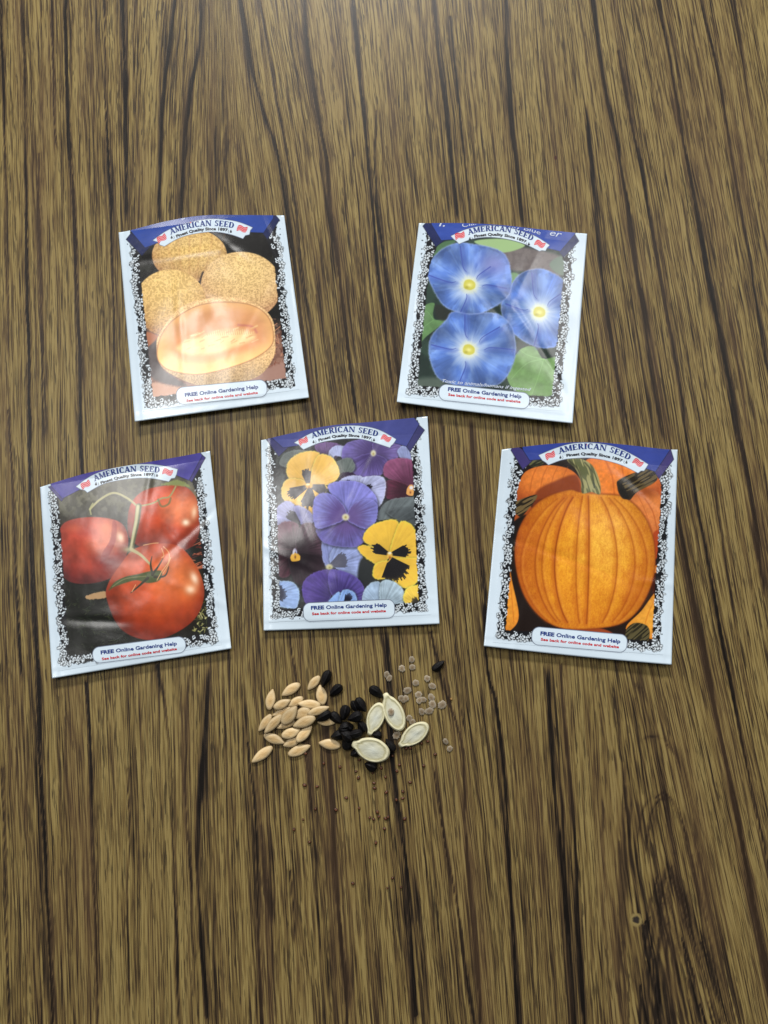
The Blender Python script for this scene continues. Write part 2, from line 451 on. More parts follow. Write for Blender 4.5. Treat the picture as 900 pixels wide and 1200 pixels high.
def art_melon(A):
    X, Y = A.X, A.Y; al = np.arange(len(X))
    A.C[:] = rgb(26, 24, 22)
    A.put(al, sst(.5, .8, fbm(X/40, Y/40, 3))*.6*(Y < 320), rgb(62, 64, 56))
    A.put(al, sst(480, 620, Y), rgb(120, 84, 70)); A.put(al, sst(.35, .7, fbm(X/16, Y/10, 6))*.5*(Y > 500), rgb(168, 128, 108))
    def sph(cx, cy, rx, ry, hi, lo, dirx=.2, diry=-.5):
        def f(x, y, d, c):
            u = (x-cx)/rx; v = (y-cy)/ry
            r = np.clip(1-(u*u+v*v), 0, 1)**.5
            t = np.clip(.35+.55*r-.45*(u*-dirx+v*-diry)*1.0, 0, 1)[:, None]
            return lo*(1-t)+hi*t
        return f
    hi = rgb(226, 194, 126); lo = rgb(156, 108, 66)
    E = [(cx+rx*math.cos(a)*1.0, cy+ry*math.sin(a)) for cx, cy, rx, ry in [(345, 222, 165, 118)] for a in np.linspace(0, 2*math.pi, 20, endpoint=False)]
    i, d = A.poly(E, hi, shade=sph(345, 215, 165, 118, rgb(204, 170, 100), rgb(136, 94, 62))); netting(A, i, d, 0, rgb(105, 72, 48), 7)
    for k in range(-2, 4): A.stroke([(345+k*52, 120), (345+k*44, 220), (345+k*26, 335)], 7, rgb(176, 126, 78), 5, .3)
    E = [(572+178*math.cos(a), 358+152*math.sin(a)) for a in np.linspace(0, 2*math.pi, 20, endpoint=False)]
    A.stroke([(405, 300), (395, 350), (420, 410)], 12, rgb(38, 28, 26), 6)
    i, d = A.poly(E, hi, shade=sph(575, 330, 190, 150, rgb(214, 182, 120), rgb(156, 110, 80), .1)); netting(A, i, d, 0, rgb(120, 84, 58), 7)
    E = [(262+158*math.cos(a), 432+148*math.sin(a)) for a in np.linspace(0, 2*math.pi, 20, endpoint=False)]
    i, d = A.poly(E, hi, shade=sph(240, 400, 175, 150, rgb(212, 178, 108), rgb(150, 104, 64), .1)); netting(A, i, d, 0, rgb(138, 96, 56), 8)
    # straw at right and leaf at left
    for k in range(70):
        x = rng.uniform(690, 800); y = rng.uniform(520, 720); a = rng.uniform(0, 3.1); L = rng.uniform(15, 45)
        A.stroke([(x, y), (x+L*math.cos(a), y+L*math.sin(a))], 3, [rgb(205, 140, 104), rgb(120, 58, 40), rgb(86, 44, 34)][k % 3], 1.5, .8)
    A.poly([150, 640, 200, 580, 215, 640, 230, 720, 300, 770, 330, 800, 240, 790, 170, 750, 150, 700], rgb(84, 74, 74), 8, rag=8)
    A.poly([140, 560, 205, 575, 180, 610, 140, 630], rgb(170, 106, 72), 5)
    A.poly([150, 820, 180, 780, 300, 800, 420, 800, 500, 790, 500, 840, 170, 860], rgb(196, 150, 126), 8, rag=6)
    A.poly([600, 780, 680, 720, 790, 690, 800, 790, 700, 800], rgb(160, 122, 108), 10, rag=8)
    # cut melon
    rind = [200, 625, 215, 565, 300, 455, 420, 412, 560, 408, 660, 450, 712, 510, 722, 600, 715, 670, 650, 752, 520, 788, 390, 794, 285, 755, 218, 705]
    i, d = A.poly(rind, rgb(206, 168, 118), shade=lambda x, y, d, c: c*(1.06-.28*sst(640, 800, y))[:, None]); netting(A, i, d, 0, rgb(140, 98, 66), 6)
    fl = [203, 640, 228, 562, 292, 492, 400, 438, 540, 428, 640, 450, 695, 500, 714, 570, 700, 625, 620, 680, 500, 722, 380, 745, 270, 730, 215, 695]
    def fs(x, y, d, c):
        t = sst(0, 55, d)[:, None]; q = fbm(x/60, y/30, 8)[:, None]
        c = rgb(242, 184, 120)*(1-t)+rgb(232, 166, 114)*t
        c = c*(1-.10*q)+rgb(250, 206, 130)*(.22*sst(540, 720, y)[:, None])
        return c
    i, d = A.poly(fl, rgb(225, 150, 100), shade=fs, edge=(rgb(170, 118, 78), 3, .7))
    A.poly([270, 620, 350, 560, 500, 522, 620, 528, 660, 570, 645, 610, 560, 650, 420, 690, 310, 680], rgb(230, 156, 108), 16, al=.6)
    A.stroke([(560, 528), (620, 535), (640, 560)], 9, rgb(180, 98, 106), 6, .5)
    i, d = A.poly([290, 625, 370, 585, 500, 550, 600, 552, 632, 585, 560, 620, 440, 655, 330, 655], rgb(246, 218, 156), 14)
    for k in range(60):
        x = rng.uniform(310, 620); y = 610-(x-310)*.13+rng.uniform(-38, 38)
        A.stroke([(x, y), (x+rng.uniform(12, 30), y-rng.uniform(2, 14))], rng.uniform(3, 7), [rgb(250, 226, 170), rgb(226, 168, 116), rgb(244, 214, 150)][k % 3], 3, .6)
    for k in range(22):
        x = 420+k*9.5; A.stroke([(x, 555-k*.6), (x+4, 575-k*.4)], 4, rgb(226, 150, 112), 2, .5)

def art_tomato(A):
    X, Y = A.X, A.Y; al = np.arange(len(X))
    A.C[:] = rgb(24, 25, 18)
    t = 1-sst(230, 420, Y); A.put(al, t*.75, rgb(92, 88, 72))
    A.put(al, t*.5*sst(.4, .7, fbm(X/22, Y/22, 3)), rgb(122, 120, 98))
    for k in range(260):      # dark ferny leaves and bits of lit foliage
        x = rng.uniform(110, 420); y = rng.uniform(640, 900); a = rng.uniform(0, 6.3); L = rng.uniform(10, 34)
        A.stroke([(x, y), (x+L*math.cos(a), y+L*math.sin(a)*.7)], 5, [rgb(44, 56, 36), rgb(34, 44, 30), rgb(58, 66, 40), rgb(20, 22, 16)][k % 4], 1.5, .7, w2=1)
    for k in range(90):
        x = rng.uniform(700, 790); y = rng.uniform(690, 830); a = rng.uniform(0, 6.3); L = rng.uniform(8, 22)
        A.stroke([(x, y), (x+L*math.cos(a), y+L*math.sin(a))], 6, [rgb(150, 150, 90), rgb(190, 190, 130), rgb(70, 80, 40), rgb(30, 34, 22)][k % 4], 1.5, .8, w2=2)
    for k in range(60):
        x = rng.uniform(670, 790); y = rng.uniform(420, 560)
        A.stroke([(x, y), (x+rng.uniform(20, 60), y-rng.uniform(-8, 25))], 4, [rgb(150, 70, 45), rgb(96, 30, 24), rgb(190, 110, 80)][k % 3], 1.5, .8)
    A.poly([230, 668, 300, 648, 322, 655, 318, 676, 240, 684], rgb(176, 140, 98), 3, rag=3)
    def tom(cx, cy, rx, ry, hi, lo, mid):
        def f(x, y, d, c):
            u = (x-cx)/rx; v = (y-cy)/ry; r2 = np.clip(u*u+v*v, 0, 1.2)
            t = np.clip(1.05-.75*r2-.35*v, 0, 1)[:, None]
            q = (fbm(x/45, y/45, 5)-.5)[:, None]
            c = lo*(1-t)+mid*t; t2 = np.clip(1-((u-.35)**2+(v+.25)**2)*2.6, 0, 1)[:, None]
            return np.clip((c*(1-t2*.8)+hi*t2*.8)*(1.0+.5*q), 0, 1)
        return f
    A.poly([410, 340, 425, 265, 475, 210, 560, 186, 650, 184, 702, 222, 727, 290, 731, 365, 708, 435, 650, 472, 560, 460, 470, 455, 418, 410], 0, 3,
           shade=tom(580, 320, 170, 150, rgb(228, 134, 88), rgb(116, 38, 26), rgb(194, 78, 46)))
    A.poly([98, 480, 104, 405, 130, 350, 200, 326, 300, 324, 378, 345, 410, 392, 412, 455, 388, 545, 330, 594, 235, 616, 155, 606, 114, 560], 0, 3,
           shade=tom(250, 450, 170, 160, rgb(220, 130, 96), rgb(98, 32, 30), rgb(182, 74, 54)))
    A.blob(225, 385, 70, 35, rgb(160, 52, 46), .6, .2); A.blob(180, 370, 40, 22, rgb(216, 108, 70), .5)
    A.poly([345, 340, 362, 350, 360, 420, 330, 490, 290, 530, 300, 480, 335, 420], rgb(140, 38, 34), 4, al=.7)
    A.blob(380, 412, 17, 26, rgb(255, 225, 195), .9, -.3); A.blob(318, 372, 30, 30, rgb(226, 130, 84), .6)
    A.blob(330, 520, 50, 40, rgb(92, 26, 34), .6)
    A.blob(703, 300, 11, 24, rgb(255, 240, 215), 1, .1); A.blob(667, 346, 17, 15, rgb(255, 235, 205), 1)
    A.blob(700, 290, 26, 60, rgb(232, 146, 96), .5)
    A.poly([318, 680, 325, 615, 380, 530, 440, 462, 550, 438, 640, 452, 702, 520, 740, 600, 746, 680, 712, 762, 640, 822, 540, 862, 440, 850, 365, 795], 0, 3,
           shade=tom(535, 640, 215, 215, rgb(230, 128, 70), rgb(112, 34, 18), rgb(196, 80, 38)))
    A.blob(600, 690, 90, 100, rgb(214, 92, 38), .55); A.blob(400, 560, 60, 40, rgb(206, 92, 50), .5, -.5)
    A.blob(704, 592, 15, 27, rgb(255, 248, 232), 1, -.35); A.blob(687, 640, 21, 19, rgb(255, 246, 228), 1)
    A.blob(690, 620, 42, 66, rgb(240, 150, 90), .45)
    A.stroke([(470, 800), (560, 790), (650, 740)], 40, rgb(168, 52, 24), 24, .3)
    # stems
    st = rgb(170, 164, 118); dk = rgb(84, 82, 50)
    A.stroke([(245, 288), (290, 245), (350, 216), (410, 240), (455, 276)], 9, st, 2.5)
    A.stroke([(250, 310), (246, 285), (258, 262)], 6, rgb(176, 176, 120), 2, .8)
    A.stroke([(458, 275), (520, 262), (560, 240), (595, 232), (622, 188)], 7, rgb(160, 150, 100), 2)
    A.stroke([(545, 245), (560, 275), (590, 265), (600, 240)], 8, rgb(110, 110, 70), 3, .8)
    A.stroke([(460, 275), (452, 340), (440, 400), (428, 462)], 26, dk, 3, w2=18)
    A.stroke([(456, 275), (448, 340), (436, 400), (424, 462)], 15, rgb(186, 180, 134), 4, w2=10)
    A.blob(415, 465, 26, 14, rgb(160, 154, 110), .9)
    A.stroke([(428, 465), (470, 490), (512, 532)], 15, rgb(176, 166, 120), 3, w2=9)
    A.poly([328, 645, 352, 610, 400, 585, 460, 572, 512, 560, 560, 560, 550, 600, 500, 612, 450, 600, 400, 612, 350, 630], rgb(76, 86, 46), 3)
    A.stroke([(345, 628), (400, 594), (490, 582)], 4, rgb(130, 126, 84), 2, .8)
    for P in ([(520, 575), (545, 540), (566, 505)], [(520, 575), (512, 530), (518, 495)], [(530, 585), (575, 580), (592, 540)], [(500, 590), (455, 630), (425, 655)]):
        A.stroke(P, 12, rgb(54, 50, 30), 2, w2=3)
    for P in ([(568, 452), (592, 480), (590, 520), (562, 560), (540, 600)], [(545, 436), (520, 438), (480, 446)], [(600, 500), (585, 540), (566, 570)], [(446, 620), (430, 650)], [(560, 460), (570, 490), (560, 500)]):
        A.stroke(P, 3.5, rgb(222, 168, 112), 1.2, .9)
    A.poly([560, 180, 600, 165, 640, 160, 690, 190, 640, 186], rgb(140, 150, 84), 4, rag=4, al=.8)

def art_glory(A):
    X, Y = A.X, A.Y; al = np.arange(len(X))
    A.C[:] = rgb(30, 48, 42)
    A.put(al, sst(.45, .7, fbm(X/50, Y/50, 3))*.6, rgb(52, 78, 62))
    A.poly([480, 165, 560, 150, 640, 160, 740, 190, 760, 260, 700, 280, 600, 260, 500, 240], rgb(112, 104, 102), 10)
    A.put(al, sst(.4, .7, fbm(X/14, Y/14, 9))*.35*(X > 480)*(Y < 280), rgb(84, 76, 78))
    A.poly([360, 122, 480, 112, 580, 138, 540, 162, 480, 172, 420, 155], rgb(150, 182, 124), 4)
    A.poly([690, 225, 720, 195, 760, 195, 770, 270, 720, 262], rgb(104, 122, 108), 6)
    A.poly([160, 175, 215, 130, 280, 118, 250, 145, 190, 185], rgb(72, 108, 72), 4)
    A.poly([515, 270, 545, 262, 565, 290, 530, 330], rgb(96, 138, 88), 5)
    def leaf(P, c, veins):
        A.poly(P, c, 3, shade=lambda x, y, d, c: c*(.92+.3*(fbm(x/26, y/26, 4)-.3))[:, None])
        for v in veins: A.stroke(v, 3.5, c*1.22, 2, .7, w2=1.5)
    leaf([112, 440, 150, 400, 185, 396, 178, 440, 190, 468, 244, 462, 200, 500, 150, 540, 108, 572], rgb(92, 132, 80), [[(180, 470), (140, 500), (112, 560)], [(178, 465), (150, 430), (120, 440)]])
    A.poly([190, 400, 260, 430, 240, 470, 195, 460], rgb(40, 46, 40), 8)
    leaf([502, 705, 530, 640, 570, 592, 625, 586, 665, 640, 738, 618, 740, 700, 712, 790, 640, 806, 560, 790, 520, 760], rgb(116, 156, 92),
         [[(665, 640), (640, 720), (610, 800)], [(665, 640), (590, 660), (520, 730)], [(665, 642), (600, 625), (560, 600)], [(665, 640), (710, 700), (720, 760)]])
    A.poly([540, 540, 600, 582, 740, 590, 740, 618, 665, 636, 620, 580, 560, 590], rgb(36, 52, 44), 5)
    A.poly([75, 740, 180, 720, 230, 750, 210, 800, 70, 800], rgb(92, 104, 94), 14, al=.7)  # grey sheen of glare on the packet, painted into the print colour
    def flower(cx, cy, P, rays, seed, lil=0):
        def f(x, y, d, c):
            dx = x-cx; dy = y-cy; r = np.hypot(dx, dy); a = np.arctan2(dy, dx)
            n = fbm(a*7+seed, r/90, seed); rr = r*(.8+.4*n)
            c = np.array(rgb(78, 112, 186))[None]+(rgb(112, 146, 210)-rgb(78, 112, 186))*sst(.3, .8, fbm(a*4+3, r/60, seed+5))[:, None]
            c = c*(1-.16*sst(60, 0, d)*sst(.4, .6, fbm(x/30, y/30, seed)))[:, None]*(1+.16*np.sin(a*5+seed+r/70)*sst(50, 130, r))[:, None]*(1+.10*(vnoise(a*22+seed, r/300, 3)-.5)*sst(40, 90, r))[:, None]
            t = (1-sst(26, 104, rr))*.9; c = c*(1-t[:, None])+rgb(196, 214, 236)*t[:, None]
            t = (1-sst(24, 50, rr))*.75; c = c*(1-t[:, None])+rgb(232, 236, 196)*t[:, None]
            if lil:
                t = np.exp(-(((x-cx-110)/70)**2+((y-cy+90)/55)**2))*.5; c = c*(1-t[:, None])+rgb(150, 140, 206)*t[:, None]
            return c
        A.poly(P, 0, 3, shade=f, rag=2, edge=(rgb(150, 170, 228), 4, .45))
        for (x, y) in rays:
            mx = (cx+x)/2+(y-cy)*.05; my = (cy+y)/2-(x-cx)*.05
            sx = cx+(x-cx)*.34; sy = cy+(y-cy)*.34
            A.stroke([(sx, sy), (mx, my), (x, y)], 2, rgb(50, 64, 154), 2.2, .75, w2=5)
            A.stroke([(sx+6, sy+6), (mx+9, my+9), (x+12, y+10)], 10, rgb(72, 92, 176), 8, .35, w2=20)
        A.poly([cx-26, cy, cx-18, cy-20, cx+4, cy-24, cx+24, cy-10, cx+24, cy+12, cx+4, cy+22, cx-20, cy+16], rgb(206, 200, 84), 4)
        A.blob(cx, cy, 12, 9, rgb(240, 236, 150), .9); A.blob(cx-12, cy+10, 9, 6, rgb(160, 150, 50), .6)
    flower(645, 435, [478, 400, 510, 335, 560, 268, 640, 243, 702, 262, 752, 300, 770, 400, 764, 490, 735, 570, 685, 592, 620, 582, 560, 550, 498, 490], [(612, 262), (752, 345), (498, 398), (622, 580)], 12)
    flower(335, 600, [160, 590, 176, 535, 235, 470, 268, 432, 360, 436, 455, 440, 512, 482, 538, 550, 536, 640, 492, 730, 430, 758, 300, 757, 208, 728, 170, 660], [(318, 445), (172, 578), (535, 600), (290, 750), (470, 500)], 22)
    flower(338, 315, [155, 272, 163, 220, 212, 162, 285, 130, 350, 135, 432, 150, 492, 180, 517, 240, 522, 320, 500, 372, 440, 415, 372, 442, 300, 436, 232, 410, 188, 350], [(298, 145), (160, 272), (430, 235), (300, 432), (500, 330)], 32, 1)

def art_pansy(A):
    X, Y = A.X, A.Y; al = np.arange(len(X)); P = A.poly
    A.C[:] = rgb(40, 42, 42)
    A.put(al, sst(.45, .7, fbm(X/30, Y/30, 3))*.7, rgb(70, 78, 74)); A.put(al, sst(.55, .75, fbm(X/16, Y/16, 8))*.6, rgb(22, 22, 26))
    def petal(pts, c, cx, cy, dark=None, ruff=3, rim=None, amp=.18, soft=2.2, veins=.16):
        """one ruffled petal radiating from cx, cy: veined, darker to its throat, with a pale rim and a shadow on what lies under it"""
        S = smooth_closed(pts); i = A.sub(S, 16); d = A.sdf(S+np.array([3, 5]), i); A.put(i, np.exp(-(np.clip(-d, 0, 99)/8)**2)*.5, c*.18)
        def sh(x, y, d, col):
            r = np.hypot(x-cx, y-cy); a = np.arctan2(y-cy, x-cx); R = max(40, np.hypot(S[:, 0]-cx, S[:, 1]-cy).max())
            v = vnoise(a*16, r/120, 5)*.6+vnoise(a*34, r/90, 9)*.4
            f = fbm(x/26, y/26, 12)
            col = col*(1+veins*2*(v-.5)+amp*2*(f-.5)+.16*(r/R-.55))[:, None]
            if dark is not None:
                t = (1-sst(.25, .85, r/R*(.75+.5*v)))[:, None]; col = col*(1-t*.8)+dark*t*.8
            return np.clip(col, 0, 1)
        rc = rim if rim is not None else np.clip(c*1.22+.05, 0, 1)
        P(pts, c, soft, shade=sh, rag=ruff, edge=(rc, 3, .45))
    def fingers(cx, cy, a0, a1, r0, r1, col, n=26, seed=0, w=6):
        """the dark face of a pansy: feathered rays from the throat"""
        q = np.random.default_rng(seed)
        for k in range(n):
            a = a0+(a1-a0)*(k+.5)/n; rr = r1*(.8+.2*math.sin(math.pi*(k+.5)/n))*q.uniform(.86, 1.06)
            A.stroke([(cx+r0*math.cos(a), cy+r0*math.sin(a)), (cx+rr*math.cos(a), cy+rr*math.sin(a))], w*2.2, col, 1.8, 1, w2=w*.9)
    pi = math.pi
    # back row
    petal([110, 250, 130, 205, 190, 185, 250, 200, 240, 250, 170, 270], rgb(96, 104, 100), 170, 230)
    petal([270, 165, 340, 150, 400, 175, 360, 225, 300, 210], rgb(96, 70, 118), 330, 240, rgb(50, 30, 70))
    petal([330, 222, 342, 182, 372, 166, 412, 172, 426, 200, 395, 215, 360, 212, 350, 240], rgb(158, 166, 206), 380, 240)
    petal([395, 215, 410, 160, 480, 138, 540, 145, 545, 200, 470, 250, 420, 250], rgb(100, 88, 156), 538, 200, rgb(62, 46, 100))
    petal([540, 150, 610, 140, 660, 160, 650, 220, 600, 240, 545, 200], rgb(108, 92, 160), 538, 200, rgb(62, 46, 100))
    petal([430, 240, 500, 205, 545, 205, 600, 232, 580, 290, 520, 318, 460, 305], rgb(92, 78, 146), 538, 200, rgb(54, 38, 92))
    A.blob(538, 200, 13, 15, rgb(214, 212, 170), .95, 0, 5); A.blob(538, 203, 5, 6, rgb(150, 130, 60), .9)
    petal([365, 245, 430, 222, 452, 270, 405, 302, 372, 284], rgb(86, 96, 92), 400, 320)
    petal([650, 190, 680, 164, 714, 188, 714, 226, 672, 228], rgb(140, 152, 202), 700, 260)
    petal([588, 300, 596, 245, 650, 224, 712, 232, 735, 280, 720, 345, 650, 330], rgb(124, 62, 98), 712, 372, rgb(70, 24, 50))
    petal([575, 365, 590, 330, 650, 328, 712, 360, 700, 400, 640, 412, 600, 405], rgb(84, 26, 50), 712, 372, rgb(40, 8, 22))
    P([690, 384, 698, 352, 714, 344, 728, 362, 722, 390, 706, 396], rgb(228, 162, 80), 2.5, rag=2); A.blob(712, 358, 9, 9, rgb(232, 228, 232), 1, 0, 5); A.blob(708, 380, 4, 6, rgb(110, 50, 20), .9)
    petal([556, 500, 590, 430, 660, 405, 745, 412, 752, 500, 700, 545, 620, 505], rgb(92, 102, 104), 560, 560)
    petal([600, 470, 700, 450, 750, 470, 752, 560, 700, 530], rgb(70, 78, 80), 560, 560)
    P([372, 300, 420, 286, 462, 304, 420, 320, 380, 320], rgb(40, 22, 52), 3, rag=4)
    # white one behind the big lilac
    petal([380, 335, 415, 308, 480, 306, 500, 345, 470, 380, 400, 370], rgb(166, 172, 214), 470, 380)
    petal([478, 322, 530, 306, 584, 312, 594, 362, 578, 425, 540, 452, 500, 400], rgb(170, 176, 216), 470, 380)
    fingers(452, 352, pi+.2, pi+.9, 4, 46, rgb(22, 18, 28), 9, 1, 4); fingers(490, 372, -.9, -.1, 6, 48, rgb(22, 18, 28), 9, 2, 4)
    # upper-left yellow bloom
    ye = rgb(234, 184, 84)
    petal([172, 330, 140, 290, 152, 236, 196, 202, 262, 190, 300, 215, 290, 280, 243, 345], ye, 243, 348, amp=.06, veins=.05)
    petal([243, 345, 268, 240, 300, 204, 350, 222, 380, 275, 378, 310, 340, 340, 290, 352], ye*1.03, 243, 348, amp=.06, veins=.05)
    petal([243, 348, 200, 320, 140, 322, 117, 372, 128, 412, 168, 430, 215, 400], ye*.98, 243, 348, amp=.06, veins=.05)
    petal([243, 350, 190, 372, 156, 424, 215, 458, 262, 486, 282, 430, 330, 360, 290, 345], ye*1.04, 243, 348, amp=.06, veins=.05)
    gk = rgb(66, 62, 66)
    fingers(240, 342, -2.15, -1.35, 10, 72, gk, 12, 3); fingers(236, 352, 2.35, 3.05, 12, 96, gk, 14, 4); fingers(248, 356, 1.15, 2.15, 10, 98, gk, 18, 5); fingers(252, 350, -.12, .75, 12, 76, gk, 12, 6)
    A.blob(243, 349, 18, 12, rgb(232, 170, 60), 1, 0, 5); A.blob(238, 343, 9, 5, rgb(252, 232, 180), .95, 0, 4); A.blob(243, 357, 5, 6, rgb(120, 60, 20), .8)
    # pale lilac, left
    petal([80, 500, 92, 456, 138, 420, 176, 440, 180, 490, 140, 525, 96, 525], rgb(144, 146, 192), 210, 520)
    petal([176, 445, 214, 448, 252, 474, 272, 508, 230, 530, 190, 510], rgb(130, 130, 176), 210, 520)
    fingers(200, 522, pi+.35, pi+1.2, 5, 74, rgb(48, 46, 56), 12, 7, 5)
    # dark maroon bloom
    dm = rgb(50, 32, 42)
    petal([92, 600, 96, 545, 130, 515, 190, 525, 200, 590, 180, 650, 120, 650], rgb(92, 52, 68), 180, 655, dm*.7)
    petal([185, 640, 190, 560, 230, 520, 290, 540, 320, 600, 310, 660, 240, 680], rgb(76, 52, 64), 180, 655, dm*.7)
    petal([90, 650, 130, 640, 180, 655, 170, 740, 120, 770, 92, 730], rgb(70, 30, 44), 180, 655, dm*.5)
    petal([150, 690, 182, 660, 250, 660, 318, 680, 300, 745, 240, 795, 180, 790], dm*.8, 180, 655, dm*.5)
    P([160, 692, 160, 668, 178, 656, 200, 668, 202, 690, 182, 696], rgb(238, 178, 54), 2.5, rag=2); A.blob(174, 650, 6, 15, rgb(220, 220, 240), 1, .3, 4); A.blob(184, 650, 4, 12, rgb(180, 180, 214), 1, -.3, 4); A.blob(180, 676, 4, 8, rgb(90, 40, 14), .9)
    # pale blue below the lilac
    pb = rgb(140, 152, 212)
    petal([302, 560, 318, 540, 350, 600, 372, 650, 340, 720, 308, 690], pb, 336, 722)
    petal([340, 700, 352, 640, 400, 614, 456, 622, 490, 678, 480, 750, 440, 792, 400, 752], rgb(148, 164, 218), 336, 722)
    fingers(340, 716, -.95, .12, 12, 88, rgb(82, 84, 104), 16, 8)
    A.blob(336, 722, 17, 14, rgb(224, 220, 170), 1, 0, 5); A.blob(338, 724, 7, 6, rgb(150, 140, 70), .8)
    # the big lilac bloom
    lc = rgb(116, 116, 194); ld = rgb(86, 62, 124)
    petal([300, 600, 275, 545, 300, 490, 412, 495, 500, 500, 545, 520, 512, 582, 470, 624, 400, 628, 340, 618], rgb(94, 88, 158), 412, 493, ld, amp=.22)
    petal([412, 493, 370, 420, 330, 350, 400, 328, 480, 336, 540, 384, 556, 440, 520, 470], lc*1.04, 412, 493, None, amp=.12)
    petal([412, 495, 330, 535, 276, 540, 262, 478, 268, 412, 300, 384, 350, 392, 400, 440], lc*.98, 412, 493, ld, amp=.16)
    petal([415, 495, 450, 430, 520, 410, 556, 440, 548, 512, 510, 545, 460, 530], lc*.94, 412, 493, ld, amp=.18)
    A.blob(411, 493, 17, 16, rgb(226, 222, 180), 1, 0, 5); A.blob(411, 494, 7, 7, rgb(150, 130, 60), .85)
    # right yellow bloom
    P([478, 690, 530, 680, 556, 760, 520, 800, 468, 790], rgb(40, 44, 44), 8)
    yr = rgb(242, 192, 58)
    petal([560, 640, 494, 600, 510, 550, 560, 518, 640, 506, 660, 560, 640, 640, 612, 664], yr, 613, 668, amp=.05, veins=.05)
    petal([613, 664, 640, 560, 668, 512, 716, 532, 746, 600, 754, 670, 720, 700, 650, 690], yr*1.02, 613, 668, amp=.05, veins=.05)
    petal([468, 632, 498, 622, 560, 640, 613, 668, 570, 712, 520, 690, 486, 664], yr*.97, 613, 668, amp=.05, veins=.05)
    petal([548, 776, 536, 738, 556, 704, 613, 690, 690, 680, 750, 690, 750, 770, 704, 818, 650, 806, 618, 776], yr*1.03, 613, 668, amp=.05, veins=.05)
    bk = rgb(22, 20, 22)
    fingers(608, 662, pi+.02, pi+.80, 8, 82, bk, 14, 11); fingers(620, 662, -.62, .22, 8, 88, bk, 14, 12); fingers(616, 680, .38, 2.0, 6, 112, bk, 26, 13)
    A.stroke([(560, 706), (600, 700), (616, 684)], 5, rgb(236, 186, 60), 2, .9)
    A.blob(613, 668, 14, 17, rgb(244, 190, 74), 1, 0, 5); A.blob(613, 658, 9, 6, rgb(255, 246, 210), 1, 0, 4); A.blob(614, 678, 5, 6, rgb(150, 66, 14), .9)
    # bottom row
    petal([213, 835, 222, 785, 270, 748, 340, 738, 350, 800, 330, 880, 240, 895], rgb(78, 60, 140), 380, 880, rgb(40, 28, 90))
    petal([335, 742, 400, 742, 462, 772, 494, 820, 500, 890, 440, 880, 350, 850], rgb(84, 70, 152), 380, 880, rgb(40, 28, 90))
    petal([325, 900, 350, 860, 382, 838, 380, 900], rgb(128, 166, 230), 380, 900); petal([384, 900, 394, 834, 430, 828, 456, 850, 456, 900], rgb(128, 166, 230), 380, 900)
    fingers(404, 905, -1.5, -.8, 4, 66, rgb(20, 20, 40), 8, 14, 4)
    petal([70, 800, 120, 786, 172, 796, 198, 838, 184, 908, 130, 908, 84, 885], rgb(146, 176, 228), 60, 850); fingers(62, 848, -.75, .5, 10, 78, rgb(36, 40, 62), 14, 15, 5)
    petal([488, 860, 515, 805, 560, 790, 590, 830, 570, 900, 505, 905], rgb(160, 186, 214), 580, 910); petal([570, 800, 610, 782, 662, 812, 684, 860, 680, 905, 580, 905], rgb(166, 190, 206), 580, 910)
    petal([676, 862, 690, 822, 726, 806, 764, 808, 766, 852, 730, 884, 690, 890], rgb(240, 200, 68), 750, 900, amp=.06); fingers(752, 900, pi+.3, pi+1.2, 4, 50, rgb(50, 44, 34), 8, 16, 4)

